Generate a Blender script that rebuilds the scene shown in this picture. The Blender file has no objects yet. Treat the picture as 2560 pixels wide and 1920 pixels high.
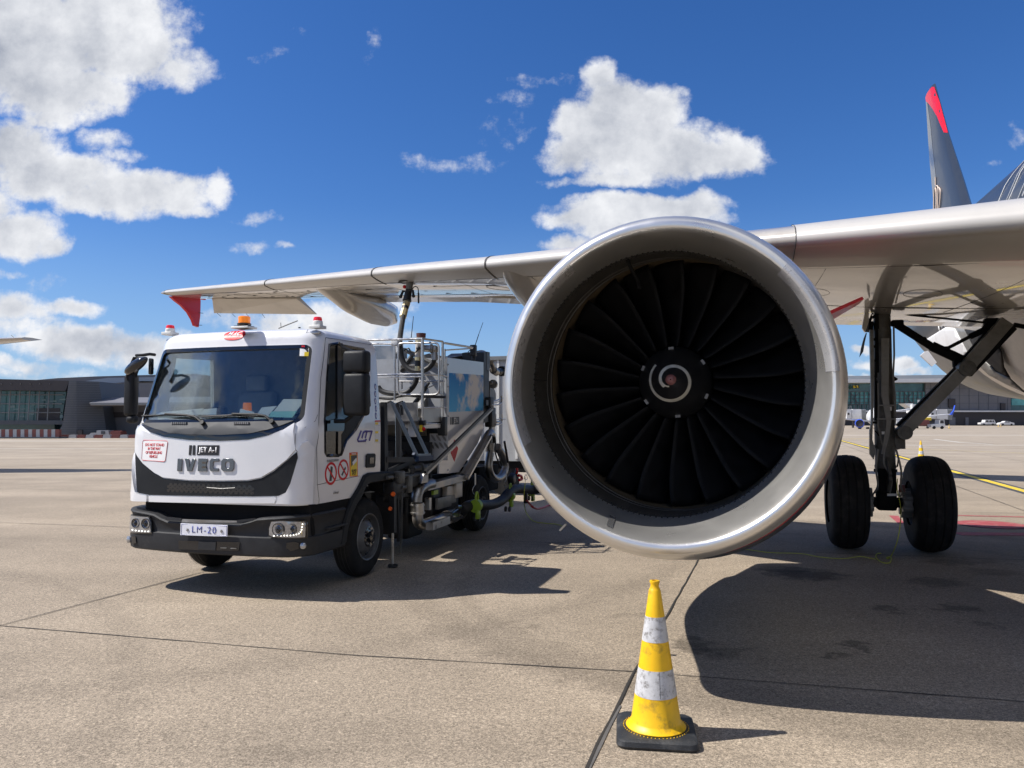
import bpy, bmesh, math, random
from mathutils import Vector, Matrix
random.seed(7)
C=bpy.context.scene.collection
R=math.radians
sc=bpy.context.scene
# ---------------------------------------------------------------- camera
EYE=1.6; FL=1920.; PH=math.atan(92/1920)
cam=bpy.data.cameras.new('camera'); co=bpy.data.objects.new('camera',cam); C.objects.link(co)
cam.sensor_width=36; cam.lens=27; cam.clip_start=.05; cam.clip_end=20000
co.location=(0,0,EYE); co.rotation_euler=(math.pi/2+PH,0,0); sc.camera=co
def ray(px,py):
    x=(px-1280)/FL;u=(960-py)/FL
    return Vector((x,math.cos(PH)-u*math.sin(PH),math.sin(PH)+u*math.cos(PH)))
class Frame:
    """a ground frame: x = to the right of its heading, y = along its heading"""
    def __init__(s,ox,oy,deg):
        s.o=Vector((ox,oy,0));s.t=R(deg);s.M=Matrix.Translation(s.o)@Matrix.Rotation(-s.t,4,'Z');s.I=s.M.inverted()
    def ray(s,p):
        return s.I@Vector((0,0,EYE)), s.I.to_3x3()@ray(*p)
    def at(s,p,ax,val):
        c,d=s.ray(p); t=(val-c[ax])/d[ax]; return c+d*t
    def to(s,v): return s.I@Vector(v)
W=Frame(0,0,0); A=Frame(6.447,2.715,16); T=Frame(-2.463,8.207,17.5)
z1=lambda x,y:(280+x*.3255,760+y*.3255)
z2=lambda x,y:(780+x*.2803,760+y*.2803)
z3=lambda x,y:(900+x*.2712,1120+y*.2712)
z4=lambda x,y:(280+x*.3255,1080+y*.3255)
# ---------------------------------------------------------------- materials
def nt(m): m.use_nodes=True; return m.node_tree.nodes,m.node_tree.links
def mat(name,col,rough=.5,metal=0,var=.12,scale=6,rvar=.1,coat=0,bump=0,bscale=200,emit=None,estr=1,spec=None,dirt=None,dscale=3,dlo=.55,dhi=.75):
    m=bpy.data.materials.new(name); n,l=nt(m); b=n['Principled BSDF']
    b.inputs['Metallic'].default_value=metal
    if coat: b.inputs['Coat Weight'].default_value=coat; b.inputs['Coat Roughness'].default_value=.04
    if spec is not None: b.inputs['Specular IOR Level'].default_value=spec
    tc=n.new('ShaderNodeTexCoord'); no=n.new('ShaderNodeTexNoise'); no.inputs['Scale'].default_value=scale; no.inputs['Detail'].default_value=6; no.inputs['Roughness'].default_value=.6
    l.new(tc.outputs['Object'],no.inputs['Vector'])
    mr=n.new('ShaderNodeMapRange'); mr.inputs[1].default_value=.3; mr.inputs[2].default_value=.7; mr.inputs[3].default_value=1-var; mr.inputs[4].default_value=1+var*.6
    l.new(no.outputs[0],mr.inputs[0])
    mx=n.new('ShaderNodeVectorMath'); mx.operation='SCALE'; mx.inputs[0].default_value=col[:3]; l.new(mr.outputs[0],mx.inputs['Scale'])
    out=mx.outputs[0]
    if dirt:
        n2=n.new('ShaderNodeTexNoise'); n2.inputs['Scale'].default_value=dscale; n2.inputs['Detail'].default_value=9; n2.inputs['Roughness'].default_value=.7
        l.new(tc.outputs['Object'],n2.inputs['Vector'])
        r2=n.new('ShaderNodeMapRange'); r2.inputs[1].default_value=dlo; r2.inputs[2].default_value=dhi; l.new(n2.outputs[0],r2.inputs[0])
        m2=n.new('ShaderNodeMixRGB'); m2.inputs[2].default_value=(*dirt,1); l.new(r2.outputs[0],m2.inputs[0]); l.new(out,m2.inputs[1]); out=m2.outputs[0]
    l.new(out,b.inputs['Base Color'])
    rr=n.new('ShaderNodeMapRange'); rr.inputs[1].default_value=.3; rr.inputs[2].default_value=.7; rr.inputs[3].default_value=max(.02,rough-rvar*rough); rr.inputs[4].default_value=min(1,rough+rvar*rough)
    l.new(no.outputs[0],rr.inputs[0]); l.new(rr.outputs[0],b.inputs['Roughness'])
    if bump:
        nb=n.new('ShaderNodeTexNoise'); nb.inputs['Scale'].default_value=bscale; nb.inputs['Detail'].default_value=3; l.new(tc.outputs['Object'],nb.inputs['Vector'])
        bp=n.new('ShaderNodeBump'); bp.inputs['Strength'].default_value=bump; bp.inputs['Distance'].default_value=.01; l.new(nb.outputs[0],bp.inputs['Height']); l.new(bp.outputs[0],b.inputs['Normal'])
    if emit: b.inputs['Emission Color'].default_value=(*emit,1); b.inputs['Emission Strength'].default_value=estr
    return m
def glassmat(name,tint,gloss=.5,rough=.02):
    m=bpy.data.materials.new(name); n,l=nt(m); n.remove(n['Principled BSDF']); o=n['Material Output']
    t=n.new('ShaderNodeBsdfTransparent'); t.inputs[0].default_value=(*tint,1)
    g=n.new('ShaderNodeBsdfGlossy'); g.inputs['Roughness'].default_value=rough; g.inputs[0].default_value=(1,1,1,1)
    f=n.new('ShaderNodeLayerWeight'); f.inputs[0].default_value=gloss
    k=n.new('ShaderNodeMapRange'); k.inputs[3].default_value=.04; k.inputs[4].default_value=.42; l.new(f.outputs['Fresnel'],k.inputs[0])
    x=n.new('ShaderNodeMixShader'); l.new(k.outputs[0],x.inputs[0]); l.new(t.outputs[0],x.inputs[1]); l.new(g.outputs[0],x.inputs[2]); l.new(x.outputs[0],o.inputs[0])
    return m
M={}
M['white']=mat('white_paint',(.70,.70,.715),.22,coat=.6,var=.04,scale=3,dirt=(.5,.48,.45),dscale=4,dlo=.62,dhi=.95)
M['cabin']=mat('cab_interior',(.30,.30,.30),.7,var=.2)
M['black']=mat('black_plastic',(.011,.012,.014),.5,var=.3,scale=9,bump=.15,bscale=400,spec=.25)
M['bumper']=mat('dark_grey_plastic',(.026,.027,.030),.55,var=.2,scale=12,bump=.2,bscale=500,spec=.3,dirt=(.10,.095,.085),dscale=5,dlo=.6,dhi=.9)
M['cowlgrey']=mat('grey_plastic',(.028,.030,.034),.6,var=.1)
M['gloss']=mat('gloss_black',(.008,.009,.012),.08,coat=.5,var=.1)
M['dark']=mat('underbody',(.009,.009,.010),.8,spec=.15,var=.4)
M['seam']=mat('seam_dark',(.02,.02,.02),.7)
M['steel']=mat('stainless_steel',(.52,.51,.49),.36,1,var=.15,scale=8,rvar=.4)
M['steelm']=mat('brushed_steel',(.36,.35,.335),.42,1,var=.25,scale=5,rvar=.4)
M['bluesteel']=mat('blue_grey_steel',(.16,.21,.27),.5,.0,var=.15)
M['framed']=mat('black_frame',(.02,.021,.024),.45,.2,var=.3)
M['rubber']=mat('hose_rubber',(.014,.014,.015),.55,var=.3,bump=.2,bscale=300)
M['tyre']=mat('tyre_rubber',(.013,.013,.014),.75,var=.35,scale=14,bump=.3,bscale=150,spec=.22,dirt=(.05,.047,.042),dscale=8,dlo=.5,dhi=.9)
M['rim']=mat('rim_silver',(.13,.133,.14),.4,.3,var=.2)
M['chrome']=mat('chrome',(.16,.16,.165),.12,.75,var=.02)
M['chrome2']=mat('oleo_chrome',(.7,.7,.7),.15,1)
M['amber']=mat('amber_lens',(.9,.25,.01),.12,coat=.6,emit=(1,.25,0),estr=.25)
M['redlens']=mat('red_lens',(.7,.01,.02),.15,coat=.6,emit=(1,.02,.02),estr=.12)
M['orange']=mat('orange_plastic',(.80,.12,.01),.4,spec=.15)
M['offwhite']=mat('off_white_plastic',(.7,.7,.68),.4)
M['lens']=mat('clear_lens',(.40,.41,.43),.10,.6,coat=.8,var=.3,scale=40)
M['led']=mat('led',(1,1,.95),.2,emit=(1,.97,.88),estr=1.6)
M['paper']=mat('paper',(.8,.8,.8),.8,var=.05)
M['paperteal']=mat('paper_teal',(.35,.68,.66),.8,var=.05)
M['red']=mat('red_vinyl',(.60,.012,.02),.4,spec=.2,var=.05)
M['plate']=mat('plate_white',(.75,.76,.82),.35,var=.03)
M['plateblue']=mat('plate_blue',(.03,.05,.30),.4)
M['purple']=mat('violet_vinyl',(.10,.08,.28),.35,coat=.4)
M['blk']=mat('black_vinyl',(.015,.015,.016),.4)
M['yellow']=mat('yellow_vinyl',(.85,.62,.02),.4)
M['lime']=mat('lime_plastic',(.26,.40,.03),.4,var=.2)
M['brass']=mat('brass',(.62,.52,.30),.35,.7)
M['box']=mat('light_grey_panel',(.40,.41,.42),.4,var=.1,scale=3,dirt=(.2,.19,.18),dscale=3,dlo=.5,dhi=.9)
M['skin']=mat('aircraft_grey_paint',(.46,.43,.385),.3,coat=1.0,var=.06,scale=1.2,dirt=(.30,.27,.23),dscale=1.6,dlo=.5,dhi=.85)
M['slat']=mat('bare_slat',(.48,.46,.43),.36,0,coat=.15,var=.05,scale=2)
M['char']=mat('charcoal_paint',(.027,.035,.050),.34,coat=.12,var=.1,scale=2)
M['lip']=mat('satin_aluminium',(.75,.735,.705),.31,.82,var=.05,scale=4,rvar=.15,dirt=(.60,.57,.52),dscale=9,dlo=.62,dhi=.95)
M['liner']=mat('inlet_liner',(.060,.055,.048),.5,.3,var=.1,scale=5,dirt=(.15,.14,.13),dscale=6,dlo=.5,dhi=.9)
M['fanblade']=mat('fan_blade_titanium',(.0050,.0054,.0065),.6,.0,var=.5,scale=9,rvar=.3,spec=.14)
M['seal']=mat('fan_seal',(.10,.075,.045),.5,var=.3)
M['spin']=mat('spinner_black',(.012,.012,.013),.4)
M['spiral']=mat('spiral_paint',(.62,.60,.52),.5,var=.2,scale=20)
M['pink']=mat('red_tip',(.20,.075,.07),.5)
M['tape']=mat('repair_tape',(.52,.52,.53),.28,.45,var=.08,scale=12)
M['tapeb']=mat('bright_tape',(.8,.8,.82),.14,.9,var=.1)
M['finred']=mat('bright_red_paint',(.64,.006,.018),.35,coat=.1,var=.04)
M['gold']=mat('gold_paint',(.74,.60,.50),.35,var=.1)
M['gear']=mat('gear_grey_paint',(.11,.108,.10),.45,var=.35,scale=9,dirt=(.04,.036,.03),dscale=5,dlo=.4,dhi=.7)
M['gearl']=mat('gear_light_paint',(.24,.235,.22),.4,var=.25,scale=8,dirt=(.07,.065,.055),dscale=4,dlo=.45,dhi=.75)
M['wing_white']=mat('white_fairing_paint',(.84,.83,.82),.35,var=.05,dirt=(.5,.47,.42),dscale=2,dlo=.5,dhi=.9)
M['beige']=mat('beige_fairing_paint',(.58,.53,.47),.35,coat=.2,var=.08,dirt=(.4,.36,.31),dscale=2,dlo=.5,dhi=.9)
M['coneyel']=mat('cone_yellow',(.84,.49,.004),.42,var=.08,scale=15,dirt=(.26,.16,.03),dscale=11,dlo=.53,dhi=.74)
M['conewht']=mat('cone_reflective',(.54,.54,.55),.45,var=.15,scale=30,dirt=(.22,.21,.20),dscale=26,dlo=.5,dhi=.62)
M['conebase']=mat('cone_rubber',(.022,.024,.027),.55,var=.3,bump=.3,bscale=150,dirt=(.08,.078,.075),dscale=14,dlo=.5,dhi=.8)
M['rope']=mat('lime_rope',(.50,.52,.06),.7)
M['redhose']=mat('red_hose',(.45,.03,.02),.5)
M['glassb']=mat('building_glass',(.045,.12,.12),.10,var=.5,scale=.25,rvar=.3,coat=.5)
M['glasst']=mat('teal_glass',(.10,.33,.33),.12,var=.5,scale=.3)
M['soffit']=mat('dark_fascia',(.035,.03,.033),.6)
M['clad']=mat('slate_cladding',(.070,.078,.092),.55,var=.15,scale=.5)
M['clad2']=mat('grey_cladding',(.14,.14,.155),.6,var=.15,scale=.2)
M['roofg']=mat('metal_roof',(.30,.31,.32),.45,.2,var=.1,scale=.1)
M['roofd']=mat('dark_metal_roof',(.10,.10,.115),.5,.1,var=.1,scale=.1)
M['roofb']=mat('pale_metal_roof',(.24,.28,.34),.4,.2,var=.1,scale=.1)
M['mull']=mat('mullion',(.17,.18,.19),.5)
M['bridge']=mat('jet_bridge_white',(.62,.62,.62),.5,var=.08,scale=.5)
M['barred']=mat('barrier_red',(.17,.05,.042),.55,var=.2,scale=2)
M['barwht']=mat('barrier_white',(.36,.37,.39),.55,var=.15,scale=2)
M['blueeng']=mat('blue_paint',(.03,.08,.5),.3,coat=.4)
M['clear']=glassmat('windscreen_glass',(.82,.87,.87),.28)
M['dglass']=glassmat('dark_side_glass',(.22,.25,.26),.4)
def floor_mat():
    m=bpy.data.materials.new('exposed_aggregate_concrete'); n,l=nt(m); b=n['Principled BSDF']
    geo=n.new('ShaderNodeNewGeometry')
    def noise(scale,det,rough,vec=None,dist=0):
        q=n.new('ShaderNodeTexNoise'); q.inputs['Scale'].default_value=scale; q.inputs['Detail'].default_value=det; q.inputs['Roughness'].default_value=rough; q.inputs['Distortion'].default_value=dist
        l.new(vec or geo.outputs['Position'],q.inputs['Vector']); return q.outputs[0]
    def mr(i,a,b_,c,d,clamp=True):
        q=n.new('ShaderNodeMapRange'); q.clamp=clamp
        for k,v in zip((1,2,3,4),(a,b_,c,d)): q.inputs[k].default_value=v
        l.new(i,q.inputs[0]); return q.outputs[0]
    def mul(a,b_):
        q=n.new('ShaderNodeMath'); q.operation='MULTIPLY'; l.new(a,q.inputs[0])
        if isinstance(b_,(int,float)): q.inputs[1].default_value=b_
        else: l.new(b_,q.inputs[1])
        return q.outputs[0]
    grain=mr(noise(85,3,.75,dist=1.4),.36,.64,.42,1.55)
    grain2=mr(noise(36,3,.6,dist=.8),.35,.65,.82,1.17)
    vo=n.new('ShaderNodeTexVoronoi'); vo.inputs['Scale'].default_value=70; l.new(geo.outputs['Position'],vo.inputs['Vector'])
    vg=mr(vo.outputs['Distance'],.1,.6,1.12,.82)
    blot=mr(noise(.55,6,.62),.3,.7,.84,1.12)
    st=n.new('ShaderNodeVectorMath'); st.operation='MULTIPLY'; st.inputs[1].default_value=(.05,.55,1); l.new(geo.outputs['Position'],st.inputs[0])
    band=mr(noise(1,5,.65,st.outputs[0]),.3,.7,.86,1.13)
    v=mul(mul(mul(mul(grain,grain2),vg),blot),band)
    ro=n.new('ShaderNodeVectorRotate'); ro.rotation_type='Z_AXIS'; ro.inputs['Center'].default_value=(.797,5.019,0); ro.inputs['Angle'].default_value=R(16); l.new(geo.outputs['Position'],ro.inputs['Vector'])
    so_=n.new('ShaderNodeVectorMath'); so_.operation='SUBTRACT'; so_.inputs[1].default_value=(.797,5.019,0); l.new(ro.outputs[0],so_.inputs[0])
    sc_=n.new('ShaderNodeVectorMath'); sc_.operation='SCALE'; sc_.inputs['Scale'].default_value=.2; l.new(so_.outputs[0],sc_.inputs[0])
    fl=n.new('ShaderNodeVectorMath'); fl.operation='FLOOR'; l.new(sc_.outputs[0],fl.inputs[0])
    wn=n.new('ShaderNodeTexWhiteNoise'); wn.noise_dimensions='2D'; l.new(fl.outputs[0],wn.inputs['Vector'])
    v=mul(v,mr(wn.outputs['Value'],0,1,.94,1.06))
    # dark wear and oil stains (world x, y, rx, ry, strength)
    wob=n.new('ShaderNodeTexNoise'); wob.inputs['Scale'].default_value=7; wob.inputs['Detail'].default_value=4; l.new(geo.outputs['Position'],wob.inputs['Vector'])
    wo=n.new('ShaderNodeVectorMath'); wo.operation='MULTIPLY_ADD'; wo.inputs[1].default_value=(.5,.5,0); wo.inputs[2].default_value=(-.25,-.25,0); l.new(wob.outputs['Color'],wo.inputs[0])
    ps=n.new('ShaderNodeVectorMath'); l.new(geo.outputs['Position'],ps.inputs[0]); l.new(wo.outputs[0],ps.inputs[1])
    stains=[]
    for p,rx,ry,s in [((1735,1613),.14,.26,.5),((2020,1437),.42,.35,.62),((1960,1425),.3,.3,.5),((2230,1522),.16,.13,.45),((2340,1455),.3,.25,.4),((2385,1520),.22,.12,.45),((2075,1640),.12,.09,.45),((2130,1612),.14,.08,.5),((2150,1625),.1,.06,.5),((2400,1405),.5,.2,.35),((1310,1568),.09,.06,.25),((1600,1540),.3,.08,.2),((2480,1430),.3,.25,.3),((2460,1560),.12,.1,.3),((700,1880),.3,.1,.12),((1800,1630),.25,.15,.3)]:
        q=W.at(p,2,0); stains.append((q.x,q.y,rx,ry,s))
    for X,Y,rx,ry,s in stains:
        d=n.new('ShaderNodeVectorMath'); d.operation='SUBTRACT'; d.inputs[1].default_value=(X,Y,0); l.new(ps.outputs[0],d.inputs[0])
        e=n.new('ShaderNodeVectorMath'); e.operation='MULTIPLY'; e.inputs[1].default_value=(1/rx,1/ry,0); l.new(d.outputs[0],e.inputs[0])
        g=n.new('ShaderNodeVectorMath'); g.operation='LENGTH'; l.new(e.outputs[0],g.inputs[0])
        v=mul(v,mr(g.outputs['Value'],.55,1.15,1-s,1))
    # tyre scrub swirl: an arc of darker, coarser concrete crossing the near slab
    def arc(cx,cy,rad,wid,lo):
        d=n.new('ShaderNodeVectorMath'); d.operation='SUBTRACT'; d.inputs[1].default_value=(cx,cy,0); l.new(ps.outputs[0],d.inputs[0])
        g=n.new('ShaderNodeVectorMath'); g.operation='LENGTH'; l.new(d.outputs[0],g.inputs[0])
        s=n.new('ShaderNodeMath'); s.operation='SUBTRACT'; s.inputs[1].default_value=rad; l.new(g.outputs['Value'],s.inputs[0])
        ab=n.new('ShaderNodeMath'); ab.operation='ABSOLUTE'; l.new(s.outputs[0],ab.inputs[0])
        return mr(ab.outputs[0],wid*.3,wid,lo,1)
    v=mul(v,arc(3.2,8.2,4.25,.30,.76)); v=mul(v,arc(3.9,8.0,4.9,.25,1.12)); v=mul(v,arc(2.9,7.7,3.4,.14,.86)); v=mul(v,arc(-6,13,9,.22,.88)); v=mul(v,arc(-9,2,7.2,.16,.9)); v=mul(v,arc(12,-6,13.5,.2,.9))
    sx=n.new('ShaderNodeVectorMath'); sx.operation='SCALE'; sx.inputs[0].default_value=(.350,.288,.217); l.new(v,sx.inputs['Scale'])
    # far apron is paler and less textured
    sp=n.new('ShaderNodeSeparateXYZ'); l.new(geo.outputs['Position'],sp.inputs[0])
    far=mr(sp.outputs[1],9,40,0,.65)
    fx=n.new('ShaderNodeMixRGB'); l.new(far,fx.inputs[0]); l.new(sx.outputs[0],fx.inputs[1])
    fb=n.new('ShaderNodeVectorMath'); fb.operation='SCALE'; fb.inputs[0].default_value=(.335,.285,.226); l.new(mul(band,blot),fb.inputs['Scale']); l.new(fb.outputs[0],fx.inputs[2])
    l.new(fx.outputs[0],b.inputs['Base Color']); b.inputs['Roughness'].default_value=.85; b.inputs['Specular IOR Level'].default_value=.25
    bp=n.new('ShaderNodeBump'); bp.inputs['Strength'].default_value=.35; bp.inputs['Distance'].default_value=.004; l.new(grain,bp.inputs['Height']); l.new(bp.outputs[0],b.inputs['Normal'])
    return m
M['floor']=floor_mat()
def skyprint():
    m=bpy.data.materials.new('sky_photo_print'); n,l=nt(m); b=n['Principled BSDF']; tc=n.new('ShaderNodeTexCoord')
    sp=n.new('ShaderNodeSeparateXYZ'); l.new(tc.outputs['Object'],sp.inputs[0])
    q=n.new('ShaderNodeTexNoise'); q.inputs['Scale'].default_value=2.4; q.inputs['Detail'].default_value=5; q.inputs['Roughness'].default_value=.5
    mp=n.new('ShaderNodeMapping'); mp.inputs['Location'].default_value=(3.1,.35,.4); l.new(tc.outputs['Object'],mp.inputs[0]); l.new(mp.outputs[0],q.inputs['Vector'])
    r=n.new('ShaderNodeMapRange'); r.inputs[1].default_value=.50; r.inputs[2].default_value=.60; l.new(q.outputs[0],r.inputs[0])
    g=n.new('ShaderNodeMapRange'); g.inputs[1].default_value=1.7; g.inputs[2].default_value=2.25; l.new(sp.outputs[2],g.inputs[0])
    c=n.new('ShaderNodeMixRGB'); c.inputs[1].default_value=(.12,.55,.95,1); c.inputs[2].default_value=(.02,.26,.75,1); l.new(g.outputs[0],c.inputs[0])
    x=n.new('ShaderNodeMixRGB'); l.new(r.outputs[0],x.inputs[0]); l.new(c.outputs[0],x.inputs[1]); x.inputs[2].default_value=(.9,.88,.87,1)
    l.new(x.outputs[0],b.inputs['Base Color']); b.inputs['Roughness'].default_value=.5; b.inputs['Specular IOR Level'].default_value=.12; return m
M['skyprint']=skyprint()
# ---------------------------------------------------------------- mesh helpers
def basis(d,up=None):
    d=Vector(d).normalized(); u=Vector(up) if up else Vector((0,0,1))
    if abs(d.dot(u))>.98: u=Vector((1,0,0))
    a=d.cross(u).normalized(); return a,a.cross(d).normalized(),d
class MB:
    def __init__(s): s.v=[];s.f=[]
    def add(s,v,f):
        k=len(s.v); s.v+= [Vector(q) for q in v]; s.f+=[[i+k for i in q] for q in f]; return s
    def grid(s,rows,closeu=False,closev=False,cap0=False,cap1=False):
        n=len(rows);m=len(rows[0]);f=[]; assert all(len(r)==m for r in rows)
        for i in range(n if closeu else n-1):
            for j in range(m if closev else m-1):
                f.append([i*m+j,((i+1)%n)*m+j,((i+1)%n)*m+(j+1)%m,i*m+(j+1)%m])
        if cap0: f.append(list(range(m))[::-1] if False else [j for j in range(m)])
        if cap1: f.append([(n-1)*m+j for j in range(m)][::-1])
        return s.add([p for r in rows for p in r],f)
    def cyl(s,p0,p1,r0,r1=None,n=12,cap=True):
        r1=r0 if r1 is None else r1; p0=Vector(p0);p1=Vector(p1); a,b,d=basis(p1-p0)
        rows=[[p+(a*math.cos(t)+b*math.sin(t))*r for t in [2*math.pi*j/n for j in range(n)]] for p,r in((p0,r0),(p1,r1))]
        return s.grid(rows,closev=True,cap0=cap,cap1=cap)
    def tube(s,pts,r,n=8,closed=False):
        pts=[Vector(p) for p in pts]; rows=[]; N=len(pts); pa=None
        for i,p in enumerate(pts):
            if closed: d=pts[(i+1)%N]-pts[i-1]
            else: d=pts[min(i+1,N-1)]-pts[max(i-1,0)]
            d.normalize()
            if pa is None: a,b,_=basis(d)
            else:
                a=pa-d*pa.dot(d)
                if a.length<1e-4: a,b,_=basis(d)
                a.normalize(); b=a.cross(d)
            pa=a; rr=r[i] if isinstance(r,(list,tuple)) else r
            rows.append([p+(a*math.cos(t)+b*math.sin(t))*rr for t in [2*math.pi*j/n for j in range(n)]])
        return s.grid(rows,closeu=closed,closev=True,cap0=not closed,cap1=not closed)
    def lathe(s,prof,o,axis,n=32,arc=None,xs=None):
        """prof: (distance along axis, radius); axis: unit vector"""
        a,b,d=basis(axis); o=Vector(o); rows=[]
        for l_,r in prof: rows.append([o+d*l_+(a*math.cos(t)+b*math.sin(t))*r for t in [2*math.pi*j/n for j in range(n)]])
        return s.grid(rows,closev=True)
    def box(s,c,size,rot=None,bev=0):
        bm=bmesh.new(); bmesh.ops.create_cube(bm,size=1)
        for v in bm.verts: v.co=Vector((v.co.x*size[0],v.co.y*size[1],v.co.z*size[2]))
        if bev: bmesh.ops.bevel(bm,geom=bm.edges[:],offset=bev,segments=3,affect='EDGES',profile=.5)
        Mx=Matrix.Translation(Vector(c))@(rot.to_4x4() if rot else Matrix.Identity(4))
        bm.verts.index_update(); s.add([Mx@v.co for v in bm.verts],[[v.index for v in f.verts] for f in bm.faces]); bm.free(); return s
    def bar(s,p0,p1,w,h,up=None):
        p0=Vector(p0);p1=Vector(p1); a,b,d=basis(p1-p0,up)
        rows=[[p+a*w/2*i+b*h/2*j for i,j in((-1,-1),(1,-1),(1,1),(-1,1))] for p in(p0,p1)]
        return s.grid(rows,closev=True,cap0=True,cap1=True)
    def prism(s,poly,vec):
        n=len(poly); p=[Vector(q) for q in poly]; vec=Vector(vec)
        return s.add(p+[q+vec for q in p],[list(range(n)),[n+i for i in range(n)][::-1]]+[[i,n+i,n+(i+1)%n,(i+1)%n] for i in range(n)])
    def sphere(s,c,r,n=16,sc3=(1,1,1)):
        rows=[[Vector(c)+Vector((r*sc3[0]*math.sin(a)*math.cos(t),r*sc3[1]*math.sin(a)*math.sin(t),r*sc3[2]*math.cos(a))) for t in [2*math.pi*j/n for j in range(n)]] for a in [math.pi*(i+.02)/(n//2+.04) for i in range(n//2+1)]]
        return s.grid(rows,closev=True,cap0=True,cap1=True)
    def xf(s,Mx):
        s.v=[Mx@q for q in s.v]; return s
    def parts(s,name,mt,parent=None,**k):
        p=list(range(len(s.v)))
        def fd(a):
            while p[a]!=a: p[a]=p[p[a]]; a=p[a]
            return a
        for f in s.f:
            for i in f[1:]: p[fd(i)]=fd(f[0])
        gr={}
        for f in s.f: gr.setdefault(fd(f[0]),[]).append(f)
        out=[]
        for fs in gr.values():
            ids=sorted({i for f in fs for i in f}); mp={a:b for b,a in enumerate(ids)}
            out.append(MB().add([s.v[i] for i in ids],[[mp[i] for i in f] for f in fs]).build(name,mt,parent,**k))
        return out
    def build(s,name,mt,parent=None,smooth=True,mats=None,angle=35):
        me=bpy.data.meshes.new(name); me.from_pydata([tuple(q) for q in s.v],[],s.f); 
        bm=bmesh.new(); bm.from_mesh(me); bmesh.ops.recalc_face_normals(bm,faces=bm.faces[:])
        for e in bm.edges:
            if len(e.link_faces)==2 and e.calc_face_angle(0)>R(angle): e.smooth=False
        for f in bm.faces: f.smooth=smooth
        bm.to_mesh(me); bm.free()
        o=bpy.data.objects.new(name,me); C.objects.link(o)
        me.materials.append(M[mt] if isinstance(mt,str) else mt)
        if parent: o.parent=parent
        return o
def tag(o,label=None,cat=None,group=None,kind=None):
    for k,v in (('label',label),('category',cat),('group',group),('kind',kind)):
        if v: o[k]=v
    return o
def thing(name,label,cat,frame=None,loc=None,rz=0,group=None):
    o=bpy.data.objects.new(name,None); C.objects.link(o); o.empty_display_size=.3
    if frame: o.location=frame.o; o.rotation_euler=(0,0,-frame.t)
    else: o.location=loc; o.rotation_euler=(0,0,rz)
    return tag(o,label,cat,group)
def spline(pts,n=8,closed=False):
    P=[Vector(p) for p in pts]; out=[]; N=len(P)
    for i in range(N if closed else N-1):
        if closed: a,b,c,d=P[i-1],P[i],P[(i+1)%N],P[(i+2)%N]
        else: a,b,c,d=P[max(i-1,0)],P[i],P[i+1],P[min(i+2,N-1)]
        for k in range(n):
            t=k/n; out.append(.5*((2*b)+(c-a)*t+(2*a-5*b+4*c-d)*t*t+(3*b-a-3*c+d)*t*t*t))
    if not closed: out.append(P[-1])
    return out
def lerp_table(tab,x):
    if x<=tab[0][0]: return tab[0][1]
    for (a,p),(b,q) in zip(tab,tab[1:]):
        if x<=b: return p+(q-p)*(x-a)/(b-a)
    return tab[-1][1]
def patch(poly,surf,off,thick,name,mt,parent,step=.06):
    """a thin skin of a 2-D outline laid on a curved surface; surf(a,b,offset)->point"""
    bm=bmesh.new(); vs=[bm.verts.new((a,b,0)) for a,b in poly]; f=bm.faces.new(vs); bmesh.ops.triangulate(bm,faces=[f])
    for ax in (0,1):
        lo=min(p[ax] for p in poly);hi=max(p[ax] for p in poly);k=math.ceil(lo/step)*step+.0013
        while k<hi:
            co_=[0,0,0];co_[ax]=k;no=[0,0,0];no[ax]=1
            bmesh.ops.bisect_plane(bm,geom=bm.verts[:]+bm.edges[:]+bm.faces[:],plane_co=co_,plane_no=no); k+=step
    ret=bmesh.ops.extrude_face_region(bm,geom=bm.faces[:]); nv={g for g in ret['geom'] if isinstance(g,bmesh.types.BMVert)}
    for v in bm.verts: v.co=surf(v.co.x,v.co.y,off+(thick if v in nv else 0))
    bmesh.ops.recalc_face_normals(bm,faces=bm.faces[:])
    for f in bm.faces: f.smooth=True
    for e in bm.edges:
        if len(e.link_faces)==2 and e.calc_face_angle(0)>R(35): e.smooth=False
    me=bpy.data.meshes.new(name); bm.to_mesh(me); bm.free(); o=bpy.data.objects.new(name,me); C.objects.link(o); me.materials.append(M[mt]); o.parent=parent; return o
def ringpatch(outer,inner,surf,off,thick,name,mt,parent):
    n=len(outer); mb=MB(); rows=[]
    rows=[[surf(*p,off) for p in outer],[surf(*p,off+thick) for p in outer],[surf(*p,off+thick) for p in inner],[surf(*p,off) for p in inner]]
    return mb.grid(rows,closeu=True,closev=True).build(name,mt,parent)
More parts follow.
